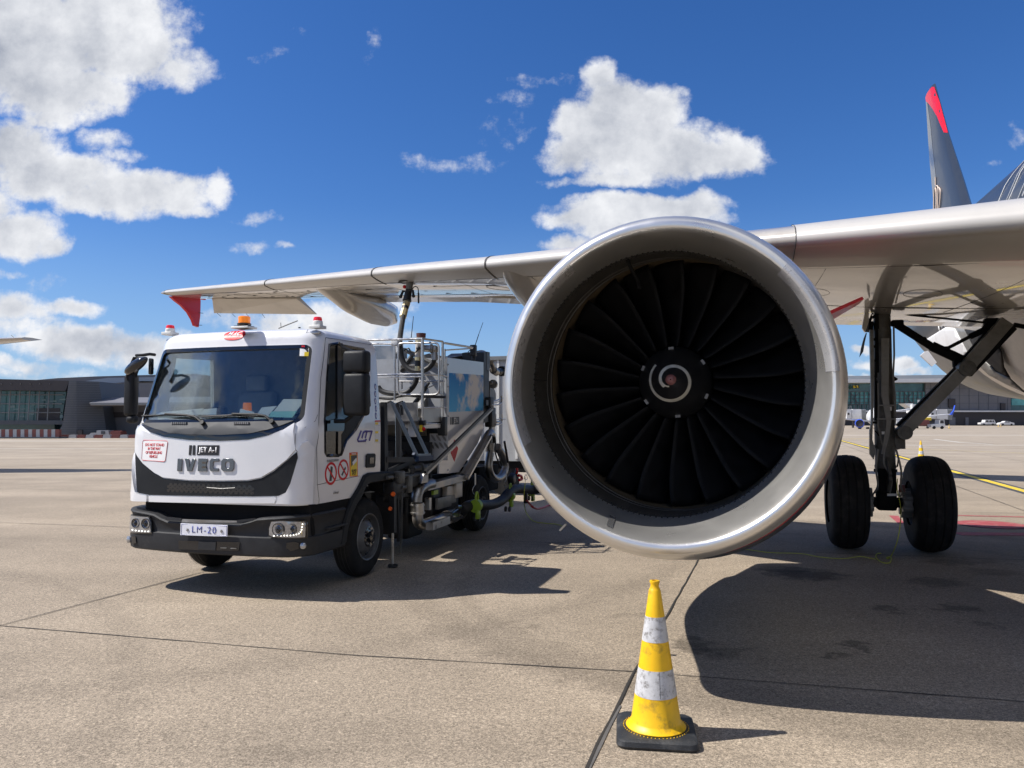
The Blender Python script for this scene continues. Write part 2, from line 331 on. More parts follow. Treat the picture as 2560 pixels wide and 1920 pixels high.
def text(body,size,fn,name,mt,parent,depth=.003,bold=0,align='CENTER',sx=1,spacing=1,shear=0):
    """lettering; fn(u,v,w)->point maps flat text (metres) on to its surface, w outward"""
    cu=bpy.data.curves.new('t','FONT'); cu.body=body; cu.size=size; cu.extrude=0; cu.offset=bold; cu.align_x=align; cu.align_y='CENTER'; cu.space_character=spacing; cu.shear=shear; cu.resolution_u=4
    to=bpy.data.objects.new('t',cu); C.objects.link(to); bpy.context.view_layer.update()
    me=bpy.data.meshes.new_from_object(to); bpy.data.objects.remove(to); bpy.data.curves.remove(cu)
    bm=bmesh.new(); bm.from_mesh(me)
    ret=bmesh.ops.extrude_face_region(bm,geom=bm.faces[:]); nv={g for g in ret['geom'] if isinstance(g,bmesh.types.BMVert)}
    for v in bm.verts: v.co=fn(v.co.x*sx,v.co.y,depth if v in nv else 0)
    bmesh.ops.recalc_face_normals(bm,faces=bm.faces[:]); bm.to_mesh(me); bm.free(); me.name=name
    o=bpy.data.objects.new(name,me); C.objects.link(o); me.materials.clear(); me.materials.append(M[mt]); o.parent=parent; return o
def rrect(x0,x1,z0,z1,r,n=5):
    out=[]
    for cx,cz,a0 in ((x1-r,z1-r,0),(x0+r,z1-r,90),(x0+r,z0+r,180),(x1-r,z0+r,270)):
        for k in range(n+1): t=R(a0+90*k/n); out.append((cx+r*math.cos(t),cz+r*math.sin(t)))
    return out
def boolean(o,cutters):
    for c in cutters:
        m=o.modifiers.new('b','BOOLEAN'); m.operation='DIFFERENCE'; m.solver='EXACT'; m.object=c
    bpy.context.view_layer.update(); dg=bpy.context.evaluated_depsgraph_get()
    me=bpy.data.meshes.new_from_object(o.evaluated_get(dg)); o.modifiers.clear(); old=o.data; o.data=me; bpy.data.meshes.remove(old)
    for c in cutters: bpy.data.objects.remove(c)
    bm=bmesh.new(); bm.from_mesh(me)
    for f in bm.faces: f.smooth=True
    for e in bm.edges:
        e.smooth=not(len(e.link_faces)==2 and e.calc_face_angle(0)>R(35))
    bm.to_mesh(me); bm.free()
# ---------------------------------------------------------------- light and sky
SUN=Vector((-.665,-.036,.79)).normalized(); EL=math.asin(SUN.z)
sl=bpy.data.lights.new('sun','SUN'); sl.energy=4.9; sl.angle=R(.53); sl.color=(1,.955,.89)
so=bpy.data.objects.new('sun',sl); C.objects.link(so); so.rotation_euler=(-SUN).to_track_quat('-Z','Y').to_euler()
w=bpy.data.worlds.new('World'); sc.world=w; w.use_nodes=True
n,l=w.node_tree.nodes,w.node_tree.links; n.clear()
out=n.new('ShaderNodeOutputWorld'); sky=n.new('ShaderNodeTexSky'); sky.sky_type='NISHITA'; sky.sun_disc=False
sky.sun_elevation=EL; sky.sun_rotation=math.atan2(SUN.x,SUN.y); sky.air_density=1.0; sky.dust_density=.4; sky.ozone_density=1.2; sky.altitude=50
hs=n.new('ShaderNodeHueSaturation'); hs.inputs['Saturation'].default_value=1.28; hs.inputs['Value'].default_value=1; l.new(sky.outputs[0],hs.inputs['Color'])
tn=n.new('ShaderNodeVectorMath'); tn.operation='MULTIPLY'; tn.inputs[1].default_value=(.58,.77,1.10); l.new(hs.outputs[0],tn.inputs[0])
tc=n.new('ShaderNodeTexCoord'); sx=n.new('ShaderNodeSeparateXYZ'); l.new(tc.outputs['Generated'],sx.inputs[0])
def mth(op,a,b=None,c=None,clamp=False):
    q=n.new('ShaderNodeMath'); q.operation=op; q.use_clamp=clamp
    for i,x in enumerate((a,b,c)):
        if x is None: continue
        if isinstance(x,(int,float)): q.inputs[i].default_value=x
        else: l.new(x,q.inputs[i])
    return q.outputs[0]
def mrg(i,a,b,c,d,smooth=False):
    q=n.new('ShaderNodeMapRange'); q.interpolation_type='SMOOTHSTEP' if smooth else 'LINEAR'
    for k,v in zip((1,2,3,4),(a,b,c,d)): q.inputs[k].default_value=v
    l.new(i,q.inputs[0]); return q.outputs[0]
dy=mth('MAXIMUM',sx.outputs[1],.08)
cu=n.new('ShaderNodeCombineXYZ'); l.new(mth('DIVIDE',sx.outputs[0],dy),cu.inputs[0]); l.new(mth('DIVIDE',sx.outputs[2],dy),cu.inputs[1])
def nz(vec,scale,det,rough,shift=(0,0,0),dist=0,color=False):
    q=n.new('ShaderNodeTexNoise'); q.noise_dimensions='3D'; q.inputs['Scale'].default_value=scale; q.inputs['Detail'].default_value=det; q.inputs['Roughness'].default_value=rough; q.inputs['Distortion'].default_value=dist
    a=n.new('ShaderNodeVectorMath'); a.operation='ADD'; a.inputs[1].default_value=shift; l.new(vec,a.inputs[0]); l.new(a.outputs[0],q.inputs['Vector']); return q.outputs['Color' if color else 0]
# edges of every cloud are pushed about by turbulence
wr=nz(cu.outputs[0],9,5,.6,(4,2,1),color=True)
wa=n.new('ShaderNodeVectorMath'); wa.operation='MULTIPLY_ADD'; wa.inputs[1].default_value=(.07,.06,0); wa.inputs[2].default_value=(-.035,-.03,0); l.new(wr,wa.inputs[0])
P=n.new('ShaderNodeVectorMath'); l.new(cu.outputs[0],P.inputs[0]); l.new(wa.outputs[0],P.inputs[1])
CL=[(30,110,230,150,1),(200,70,240,130,1),(150,215,170,80,.9),(340,130,120,70,.85),(430,170,95,42,.6),(20,30,170,150,1),(130,290,70,34,.6),
 (20,370,120,75,.9),(150,440,170,62,1),(320,485,190,60,1),(425,508,90,34,.8),(490,528,48,18,.5),(555,478,30,40,.5),(40,585,120,55,.9),(130,610,60,30,.7),(0,520,60,60,.6),
 (255,345,60,22,.35),(300,385,50,20,.4),(620,622,50,18,.35),(650,548,60,14,.28),(712,622,26,10,.35),(120,700,40,20,.25),(30,680,40,10,.3),
 (180,772,80,20,.6),(20,770,100,36,.6),(30,815,110,26,.4),(250,855,200,42,.8),(380,880,130,34,.6),(50,905,110,20,.5),(60,930,160,14,.3),
 (700,820,130,42,.5),(850,815,150,52,.65),(980,765,70,26,.5),(560,800,60,30,.4),(930,850,120,26,.45),
 (1500,205,42,60,.75),(1545,260,80,60,.95),(1620,300,100,70,1),(1500,340,110,75,1),(1620,375,200,72,1),(1760,395,130,50,.95),(1860,405,55,34,.7),(1430,385,70,42,.8),(1425,290,22,26,.3),(1570,440,150,20,.6),(1410,445,50,12,.35),
 (1600,520,190,42,1),(1480,545,110,34,.9),(1740,515,90,40,.9),(1800,535,50,24,.5),(1570,570,140,30,.9),(1420,612,62,26,.75),
 (1265,325,55,28,.13),(1150,410,75,18,.13),(1080,405,40,14,.10),(1400,205,90,14,.11),(670,140,40,18,.22),(925,120,16,40,.2),(620,85,24,14,.16),(755,85,20,12,.14),(1300,250,50,14,.08),
 (2160,885,30,10,.6),(2190,915,60,10,.5),(2262,912,34,16,.65),(2300,930,50,12,.5),(2410,938,60,14,.6),(2150,945,60,8,.4),(2480,420,24,10,.18),(2550,350,20,26,.16)]
m_=None
for px,py,rx,ry,wt in CL:
    d=ray(px,py); c=(d.x/d.y,d.z/d.y); 
    a=n.new('ShaderNodeVectorMath'); a.operation='SUBTRACT'; a.inputs[1].default_value=(c[0],c[1],0); l.new(P.outputs[0],a.inputs[0])
    b=n.new('ShaderNodeVectorMath'); b.operation='MULTIPLY'; b.inputs[1].default_value=(FL/rx/1.30,FL/ry/1.32,0); l.new(a.outputs[0],b.inputs[0])
    e=n.new('ShaderNodeVectorMath'); e.operation='DOT_PRODUCT'; l.new(b.outputs[0],e.inputs[0]); l.new(b.outputs[0],e.inputs[1])
    q=mth('MULTIPLY_ADD',e.outputs['Value'],-wt,wt)
    m_=q if m_ is None else mth('MAXIMUM',m_,q)
m_=mth('MAXIMUM',m_,-1.0)
fb=nz(cu.outputs[0],11,9,.63); fbs=nz(cu.outputs[0],11,9,.63,(.028,-.035,0)); fine=nz(cu.outputs[0],34,8,.66)
dens=mth('ADD',mth('MULTIPLY',m_,1.35),mth('MULTIPLY',mth('SUBTRACT',fb,.5),1.95)); dens=mth('ADD',dens,mth('MULTIPLY',mth('SUBTRACT',fine,.5),1.25))
front=mrg(dens,-.02,.85,0,1,True)
# the rest of the sky (behind and overhead) carries scattered clouds too
cz=mth('MAXIMUM',mth('ADD',sx.outputs[2],.12),.05); cg=n.new('ShaderNodeCombineXYZ'); l.new(mth('DIVIDE',sx.outputs[0],cz),cg.inputs[0]); l.new(mth('DIVIDE',sx.outputs[1],cz),cg.inputs[1])
gen=mrg(nz(cg.outputs[0],.9,8,.6,(5,8,2)),.47,.62,0,.95,True)
vis=mrg(sx.outputs[1],.38,.52,0,1,True)
cov=mth('ADD',mth('MULTIPLY',front,vis),mth('MULTIPLY',gen,mth('SUBTRACT',1.0,vis)))
hz=mrg(sx.outputs[2],0,.02,.3,1)
cov=mth('MULTIPLY',cov,hz)
# cloud brightness: lit rims, greyer thick cores
core=mrg(m_,.25,1.0,0,1,True); lit=mth('ADD',mth('MULTIPLY',mth('SUBTRACT',fb,fbs),2.7),.5,clamp=True)
big=nz(cu.outputs[0],5,4,.5,(7,7,0))
br=mth('ADD',mth('SUBTRACT',.80,mth('MULTIPLY',core,mrg(big,.35,.65,.06,.42))),mth('MULTIPLY',mth('SUBTRACT',lit,.5),.34))
cc=n.new('ShaderNodeMixRGB'); cc.inputs[1].default_value=(.34,.38,.47,1); cc.inputs[2].default_value=(.95,.965,1.0,1); l.new(mrg(br,.2,.92,0,1),cc.inputs[0])
b1=n.new('ShaderNodeBackground'); b1.inputs[1].default_value=.084; hzn=n.new('ShaderNodeMixRGB'); hzn.inputs[2].default_value=(3.0,4.7,7.4,1); l.new(mrg(sx.outputs[2],0,.28,.62,0,True),hzn.inputs[0]); l.new(tn.outputs[0],hzn.inputs[1]); l.new(hzn.outputs[0],b1.inputs[0])
b2=n.new('ShaderNodeBackground'); b2.inputs[1].default_value=.72; l.new(cc.outputs[0],b2.inputs[0])
mx=n.new('ShaderNodeMixShader'); l.new(cov,mx.inputs[0]); l.new(b1.outputs[0],mx.inputs[1]); l.new(b2.outputs[0],mx.inputs[2]); l.new(mx.outputs[0],out.inputs[0])
sc.view_settings.view_transform='Standard'; sc.view_settings.look='None'; sc.view_settings.gamma=1; sc.view_settings.exposure=.42
sc.render.engine='CYCLES'; sc.cycles.max_bounces=7; sc.cycles.transparent_max_bounces=12; sc.cycles.caustics_reflective=False; sc.cycles.caustics_refractive=False
w.cycles.sampling_method='MANUAL'; w.cycles.sample_map_resolution=512
# ---------------------------------------------------------------- ground
g=MB().grid([[(x,y,0) for y in (-150,0,20,80,400,3000)] for x in (-3000,-60,0,60,3000)]).build('ground','floor'); tag(g,kind='structure')
def strip(name,mt,pts,wid,z=.004,jit=0,label=None):
    pts=[Vector((p[0],p[1],0)) for p in pts]; P_=[]
    for a,b in zip(pts,pts[1:]):
        k=max(1,int((b-a).length/.25)) if jit else 1
        P_+=[a.lerp(b,i/k) for i in range(k)]
    P_.append(pts[-1]); rows=[]
    for i,p in enumerate(P_):
        d=(P_[min(i+1,len(P_)-1)]-P_[max(i-1,0)]).normalized(); s=Vector((-d.y,d.x,0))
        c=p+s*random.uniform(-jit,jit)*.6; ww=wid/2*(1+(random.uniform(-.35,.35) if jit else 0))
        rows.append([c-s*ww+Vector((0,0,z)),c+s*ww+Vector((0,0,z))])
    o=MB().grid(rows).build(name,mt); return tag(o,kind='structure')
gp=lambda *p: W.at(p,2,0)
M['joint']=mat('joint_sealant',(.028,.025,.022),.9,var=.3); M['sealgrey']=mat('joint_grey',(.10,.095,.09),.8,var=.3,scale=8)
a0,a1=gp(0,1565),gp(2560,1755); d=(a1-a0); strip('slab_joint','joint',[a0-d*1.5,a0,gp(900,1640),gp(1590,1680),a1,a1+d],.010,.004,.004)
b0,b1=gp(0,1565),gp(390,1462); d=b1-b0; strip('slab_joint','joint',[b0-d*3,b0,b1,b1+d*30],.012,.006,.004)
c0,c1,c2=gp(1465,1920),gp(1590,1675),gp(1745,1402); strip('slab_joint','joint',[c0-(c1-c0),c0,c1,c2,c2+(c2-c1)*14],.014,.0065,.009)
strip('slab_joint','sealgrey',[c0-(c1-c0)*.2+Vector((.02,0,0)),c0.lerp(c1,.55)+Vector((.012,0,0))],.018,.0045,.004)
for k in range(1,5):
    o_=Vector((.958*5*k,-.287*5*k,0))
    strip('slab_joint','joint',[c1+o_-(c2-c1)*2,c1+o_+(c2-c1)*16],.016,.006,.004)
for k in (1,2,3,4,5,6,8):
    q0=a0+Vector((.30,.954,0))*5*k; q1=q0+(a1-a0)*7
    strip('slab_joint','joint',[q0-(a1-a0)*5,q1],.014,.0085,.004)
# painted lines
M['pwhite']=mat('line_paint_white',(.62,.60,.56),.7,var=.15,scale=2,dirt=(.36,.32,.27),dscale=3,dlo=.5,dhi=.8); M['pyel']=mat('line_paint_yellow',(.70,.50,.03),.7,var=.12,scale=2,dirt=(.4,.33,.12),dscale=3,dlo=.5,dhi=.8)
M['pdark']=mat('line_border_dark',(.06,.062,.07),.8,var=.15); M['pred']=mat('line_paint_red',(.34,.06,.065),.7,var=.15,scale=3,dirt=(.33,.22,.18),dscale=6,dlo=.5,dhi=.7); M['pale']=mat('pale_concrete',(.42,.37,.31),.9,var=.1,scale=.6)
strip('painted_line','pwhite',[gp(2000,1113),gp(2700,1113)],.30)
strip('painted_line','pwhite',[gp(-200,1122),gp(335,1122)],.16)
strip('painted_line','pale',[gp(-300,1102),gp(335,1103)],2.2)
strip('painted_line','pwhite',[gp(2335,1098),gp(2400,1106),gp(2480,1111)],.22,.005)
strip('painted_line','pale',[gp(2100,1088),gp(2700,1088)],3.0,.003)
ya,yb=gp(2050,1087),gp(2560,1228); yd=yb-ya
strip('painted_line','pdark',[ya-yd*.3,ya,yb,yb+yd*.3],.46,.004); strip('painted_line','pyel',[ya-yd*.3,ya,yb,yb+yd*.3],.20,.008)
strip('painted_line','pyel',[gp(2060,1099),gp(2175,1096.5)],.22,.006)
strip('painted_line','pyel',[gp(2240,1121),gp(2700,1139)],.08,.006)
strip('painted_line','pred',[gp(2390,1289),gp(2700,1296)],.11)
strip('painted_line','pred',[gp(2390,1335),gp(2700,1337)],.30)
q=[gp(2222,1289),gp(2246,1290),gp(2264,1311),gp(2245,1309)]; tag(MB().add([v+Vector((0,0,.004)) for v in q],[[0,1,2,3]]).build('painted_line','pred'),kind='structure')
cc_=gp(2478,1312); e1=(gp(2560,1313)-cc_).length; 
tag(MB().add([cc_+Vector((e1*1.06*math.cos(t),e1*1.06*math.sin(t),.004)) for t in [2*math.pi*i/48 for i in range(48)]],[list(range(48))]).build('painted_disc','pdark'),kind='structure')
pd_=MB().add([cc_+Vector((e1*math.cos(t),e1*math.sin(t),.008)) for t in [2*math.pi*i/48 for i in range(48)]],[list(range(48))]).build('painted_disc','pred'); tag(pd_,kind='structure')
# ---------------------------------------------------------------- cones
def cone(label,loc,s,rz,hi=True):
    t=thing('traffic_cone',label,'traffic cone',loc=loc,rz=rz,group='yellow and white traffic cones on the apron')
    n_=40 if hi else 12
    b=MB(); rows=[]; 
    if hi:
        for z,gr in ((0,.195),(.012,.2),(.034,.195),(.045,.18)): rows.append([(x*s,y*s,z*s) for x,y in rrect(-gr,gr,-gr,gr,.045)])
        b.grid(rows,closev=True,cap0=True,cap1=True).build('base','conebase',t)
    else: b.box((0,0,.02*s),(.38*s,.38*s,.04*s)).build('base','conebase',t)
    rr=lambda z: .126-.096*(z-.07)/(.66)
    bands=[(.05,.21,'coneyel'),(.21,.342,'conewht'),(.342,.478,'coneyel'),(.478,.60,'conewht'),(.60,.728,'coneyel')]
    for i,(z0_,z1_,mm) in enumerate(bands):
        pf=[]
        if i==0: pf=[(.046,.15),(.052,.152),(.06,.14),(.075,.128)]
        e=.0012 if mm=='conewht' else 0
        k=max(z0_,.08); pf+=[(k,rr(k)+e),(z1_,rr(z1_)+e)]
        if e: pf=[(k,rr(k)-.002)]+pf+[(z1_,rr(z1_)-.002)]
        if i==4: pf+=[(.733,.028),(.738,.025),(.752,.021),(.763,.023),(.772,.026),(.778,.025),(.779,.017),(.70,.015)]
        MB().lathe([(z_*s,r_*s) for z_,r_ in pf],(0,0,0),(0,0,1),n_).build('body' if mm=='coneyel' else 'reflective_band',mm,t)
    if hi:
        d_=MB()
        for k in range(54):
            a=2*math.pi*k/54; d_.cyl((.163*s*math.cos(a),.163*s*math.sin(a),.0445*s),(.163*s*math.cos(a),.163*s*math.sin(a),.0475*s),.0032*s,n=6)
        d_.build('dots','coneyel',t)
        MB().tube([(rr(.215)*math.cos(a_)*s*1.012,rr(.215)*math.sin(a_)*s*1.012,.215*s) for a_ in (R(-80),)]+[(rr(.34)*math.cos(R(-80))*s*1.012,rr(.34)*math.sin(R(-80))*s*1.012,.34*s)],.0008,4).build('seam','seam',t)
    return t
cone('large worn yellow and white cone on a black base in the foreground',gp(1640,1838)+Vector((0,0,.002)),1.0,R(-8))
q=gp(2303,1148); cone('yellow and white traffic cone standing behind the right aircraft wheel',q,1.0,0,False)
for (px,py),lb in (((2373,1071),'tiny cone beside the white baggage tug'),((2496,1067),'left one of two tiny pale cones in front of the parked hatchback'),((2502,1067),'right one of two tiny pale cones in front of the parked hatchback')):
    cone(lb,gp(px,py),1.1,0,False)
# ---------------------------------------------------------------- left terminal
Y0=77.; z0=lambda x,y:(x*.1688,860+y*.1688)
def wp(x,y,Y=Y0): return W.at(z0(x,y),1,Y)
def slab(name,mt,par,pts,Y,dep,front=0):
    return MB().prism([wp(*p,Y=Y)+Vector((0,front,0)) for p in pts],(0,dep,0)).build(name,mt,par)
tb=thing('terminal_building','dark terminal building with slanted glass front and roof fins at the left edge','terminal',loc=(-44,Y0,0))
tb.location=(0,0,0)
slab('fascia','soffit',tb,[(-900,495),(1025,545),(968,696),(-900,672)],Y0-1.6,12)
slab('glazing','glassb',tb,[(-900,660),(985,680),(912,1140),(-900,1140)],Y0,4)
slab('sill','clad',tb,[(-900,1132),(935,1132),(930,1192),(-900,1192)],Y0-.6,6)
slab('ground_glazing','glassb',tb,[(-900,1190),(806,1190),(806,1400),(-900,1400)],Y0+.3,4)
fx=-850
while fx<860:
    MB().prism([wp(fx+2,580,Y0-1.75),wp(fx+10,590,Y0-1.75),wp(fx+5,700,Y0-.5),wp(fx-27,1172,Y0-.5),wp(fx-40,1168,Y0-.5),wp(fx-9,700,Y0-.5)],(0,.06,0)).build('fin','mull',tb); fx+=143.5
mb=MB()
for yy in (752,885,1015): mb.bar(wp(-900,yy,Y0-.1),wp(950-(yy-680)*.14,yy,Y0-.1),.08,.1)
mb.build('transom','mull',tb)
mb=MB(); random.seed(3)
for px,py,sw,sh in ((150,915,70,30),(350,880,110,14),(470,870,50,40),(620,820,60,20),(730,840,110,18),(880,815,90,16),(420,985,90,60),(300,1065,60,20),(730,1075,90,25),(850,1060,80,40),(200,960,180,10),(560,910,120,10)): 
    mb.prism([wp(px,py,Y0-.04),wp(px+sw,py-6,Y0-.04),wp(px+sw,py+sh,Y0-.04),wp(px,py+sh,Y0-.04)],(0,.02,0))
mb.parts('interior_fitting',mat('pale_interior',(.16,.24,.24),.4,var=.4,scale=1),tb)
mb=MB()
mb.prism([wp(540,950,Y0-.05),wp(885,950,Y0-.05),wp(885,1130,Y0-.05),wp(540,1130,Y0-.05)],(0,.02,0)); mb.build('dark_bay','soffit',tb)
o=MB(); P1=[wp(1022,545,Y0-2.6),wp(1132,545,Y0-2.6),wp(1132,1410,Y0-2.6),wp(800,1410,Y0-2.6),wp(930,1190,Y0-2.6)]
o.prism(P1,(0,8,0)).build('slanted_wall','clad',tb)
MB().prism([wp(1132,545,Y0-2.61),wp(1465,558,Y0-1),wp(1503,792,Y0-1),wp(1590,1410,Y0-1),wp(1132,1410,Y0-2.61)],(0,8,0)).build('slanted_wall','clad',tb)
mb=MB()
for k in range(30):
    yy=575+k*26; mb.bar(wp(1022-(yy-545)*.16,yy,Y0-2.64),wp(1132,yy,Y0-2.64),.02,.03); mb.bar(wp(1132,yy,Y0-2.64),wp(1462+(yy-545)*.15,yy,Y0-1.05),.02,.03)
mb.build('cladding_rib','clad2',tb)
hb=thing('concourse_hall','long grey hall with a low curved metal roof behind the slanted block','building',loc=(0,0,0))
Yh=95
def hp(x,y,Y=Yh): return W.at(z0(x,y),1,Y)
MB().prism([hp(400,545),hp(850,505),hp(1400,480),hp(2050,462),hp(2900,440),hp(2900,560),hp(2100,545),hp(1450,560),hp(400,560)],(0,12,0)).build('roof','roofd',hb)
MB().prism([hp(1300,545,Yh-.5),hp(1600,500,Yh-.5),hp(2900,480,Yh-.5),hp(2900,560,Yh-.5),hp(2100,548,Yh-.5),hp(1440,600,Yh-.5),hp(1200,560,Yh-.5)],(0,.4,0)).build('roof_panel','roofb',hb)
MB().prism([hp(1430,590,Yh-.8),hp(2900,560,Yh-.8),hp(2900,1360,Yh-.8),hp(1430,1360,Yh-.8)],(0,6,0)).build('wall','clad2',hb)
MB().prism([wp(1320,872,Y0-3),wp(1500,795,Y0+1),wp(3200,780,Y0+1),wp(3200,862,Y0-3)],(0,.3,-.3)).build('canopy','clad2',hb)
MB().prism([wp(1320,872,Y0-3.1),wp(3200,860,Y0-3.1),wp(3200,895,Y0-3.1),wp(1350,905,Y0-3.1)],(0,.3,0)).build('canopy_edge','mull',hb)
MB().prism([wp(1520,905,Y0+1),wp(3200,895,Y0+1),wp(3200,1400,Y0+1),wp(1590,1400,Y0+1)],(0,3,0)).build('lower_wall','clad2',hb)
MB().prism([wp(1565,1010,Y0+.9),wp(3200,1005,Y0+.9),wp(3200,1082,Y0+.9),wp(1575,1088,Y0+.9)],(0,.2,0)).build('window','soffit',hb)
MB().prism([wp(1143,1268,Y0-2.7),wp(1215,1268,Y0-2.7),wp(1215,1400,Y0-2.7),wp(1143,1400,Y0-2.7)],(0,.2,0)).build('door','soffit',tb)
# red and white barriers
def bpnt(x,y,Y): return W.at(z0(x,y),1,Y)
k=0
for i,x in enumerate(range(-880,860,57)):
    xx=x-12; mt='barwht' if i%2 else 'barred'
    Yb=70
    o=MB().prism([bpnt(xx,1385,Yb),bpnt(xx+54,1385,Yb),bpnt(xx+54,1266,Yb),bpnt(xx,1266,Yb)],(0,.4,0)).build('barrier',mt)
    if xx+57<0: bpy.data.objects.remove(o); continue
    tag(o,'%s barrier block, number %s along the tall striped row before the terminal'%('white' if i%2 else 'dark red',['one','two','three','four','five','six','seven','eight','nine','ten','eleven','twelve','thirteen','fourteen','fifteen','sixteen'][k]),'barrier','tall red and white barrier blocks'); k+=1
    o['label']=('%s tall barrier block, %s from the left in the striped row before the terminal'%('white' if i%2 else 'dark red',['first','second','third','fourth','fifth','sixth','seventh','eighth','ninth','tenth','eleventh','twelfth','thirteenth','fourteenth','fifteenth','sixteenth'][k-1]))
o=MB().prism([bpnt(-900,1408,69.6),bpnt(868,1408,69.6),bpnt(868,1378,69.6),bpnt(-900,1378,69.6)],(0,1.4,0)).build('barrier_plinth','clad'); tag(o,'low dark plinth under the tall striped barrier row','plinth')
orde=['first','second','third','fourth','fifth','sixth','seventh','eighth','ninth','tenth']
for i,x in enumerate(range(888,2050,127)):
    Yb=71; mt='barred' if i%2==0 else 'barwht'
    o=MB().prism([bpnt(x-6,1400,Yb),bpnt(x+116,1400,Yb),bpnt(x+104,1345,Yb),bpnt(x+8,1345,Yb)],(0,.45,0)).build('road_barrier',mt)
    tag(o,'%s low plastic barrier, %s from the left in the row by the slanted wall'%('faded red' if i%2==0 else 'white',orde[i]),'barrier','low road barriers')
t=thing('utility_cabinet','white utility cabinet behind the low barriers','cabinet',loc=bpnt(1520,1400,74))
t.location=(0,0,0)
MB().prism([bpnt(1428,1345,74),bpnt(1612,1345,74),bpnt(1608,1280,74),bpnt(1430,1280,74)],(0,1,0)).build('casing','barwht',t)
MB().prism([bpnt(1495,1335,73.9),bpnt(1545,1335,73.9),bpnt(1545,1290,73.9),bpnt(1495,1290,73.9)],(0,.1,0)).build('louvre','clad',t)
MB().prism([bpnt(1320,1345,74),bpnt(1420,1345,74),bpnt(1420,1318,74),bpnt(1345,1316,74)],(0,1,0)).build('side_box','barwht',t)
o=MB().prism([bpnt(1635,1345,73.5),bpnt(1785,1345,73.5),bpnt(1780,1295,73.5),bpnt(1765,1285,73.5),bpnt(1650,1285,73.5),bpnt(1637,1296,73.5)],(0,1.2,0)).build('barrier_stack','barred'); tag(o,'red plastic barriers piled behind the low row','barrier stack')
# ---------------------------------------------------------------- right terminal
YR=262.; zR=lambda x,y:(2000+.2532*x,760+.2532*y)
def rp(x,y,Y=YR): return W.at(zR(x,y),1,Y)
rt=thing('terminal_building','wide glass and grey terminal with overhanging pale roof beyond the landing gear','terminal',loc=(0,0,0))
MB().prism([rp(-2500,740),rp(1430,700),rp(2300,660),rp(4000,620),rp(4000,760),rp(1600,735),rp(-2500,770)],(0,90,0)).build('roof','roofg',rt)
MB().prism([rp(-2500,768,YR-6),rp(1600,733,YR-6),rp(4000,700,YR-6),rp(4000,735,YR-6),rp(1600,770,YR-6),rp(-2500,795,YR-6)],(0,8,0)).build('roof_edge','bridge',rt)
MB().prism([rp(-2500,780),rp(1300,765),rp(1300,1205),rp(-2500,1205)],(0,20,0)).build('glazing','glassb',rt)
MB().prism([rp(-2500,866,YR-.6),rp(1230,866,YR-.6),rp(1230,990,YR-.6),rp(-2500,990,YR-.6)],(0,.5,0)).build('glazing','glasst',rt)
MB().prism([rp(1240,760,YR-1),rp(2082,745,YR-1),rp(2082,1068,YR-1),rp(1240,1068,YR-1)],(0,20,0)).build('cladding','clad2',rt)
MB().prism([rp(2082,745),rp(4000,700),rp(4000,1068),rp(2082,1068)],(0,20,0)).build('glazing','glassb',rt)
MB().prism([rp(2090,935,YR-.6),rp(4000,935,YR-.6),rp(4000,1000,YR-.6),rp(2090,1000,YR-.6)],(0,.5,0)).build('glazing','glasst',rt)
MB().prism([rp(-2500,1052,YR-3),rp(4000,1052,YR-3),rp(4000,1066,YR-3),rp(-2500,1066,YR-3)],(0,4,0)).build('ledge','bridge',rt)
MB().prism([rp(-2500,1066,YR-2),rp(4000,1066,YR-2),rp(4000,1200,YR-2),rp(-2500,1200,YR-2)],(0,4,0)).build('base_wall','soffit',rt)
mb=MB()
for x in range(-2400,1240,44): mb.bar(rp(x,866,YR-1),rp(x,1040,YR-1),.22,.25)
for y in (866,900,935,970,990): mb.bar(rp(-2500,y,YR-1),rp(1230,y,YR-1),.15,.22)
for x in range(500,1200,176):
    mb.bar(rp(x,990,YR-1.4),rp(x+80,870,YR-1.4),.15,.2); mb.bar(rp(x,870,YR-1.4),rp(x+80,990,YR-1.4),.15,.2)
mb.build('mullions','clad',rt)
mb=MB()
for x in range(1290,2082,95): mb.bar(rp(x,770,YR-1.05),rp(x,1050,YR-1.05),.08,.08)
for y in (835,905,980): mb.bar(rp(1240,y,YR-1.05),rp(2082,y,YR-1.05),.08,.08)
mb.build('panel_joint','clad',rt)
for x0,x1,y0,y1 in ((1470,1535,935,1020),(1985,2030,980,1055)): MB().prism([rp(x0,y0,YR-1.6),rp(x1,y0,YR-1.6),rp(x1,y1,YR-1.6),rp(x0,y1,YR-1.6)],(0,.5,0)).build('window','soffit',rt)
for x0,x1 in ((1475,1535),(1635,1665)): MB().prism([rp(x0,1120,YR-2.4),rp(x1,1120,YR-2.4),rp(x1,1198,YR-2.4),rp(x0,1198,YR-2.4)],(0,.5,0)).build('door','clad2',rt)
MB().prism([rp(522,806,YR-2),rp(575,806,YR-2),rp(575,829,YR-2),rp(522,829,YR-2)],(0,.2,0)).build('gate_sign','yellow',rt)
text('151',2.0,lambda u,v,w_: rp(548,818,YR-2)+Vector((u,-.25-w_,v)),'gate_number','blk',rt,.02,.05)
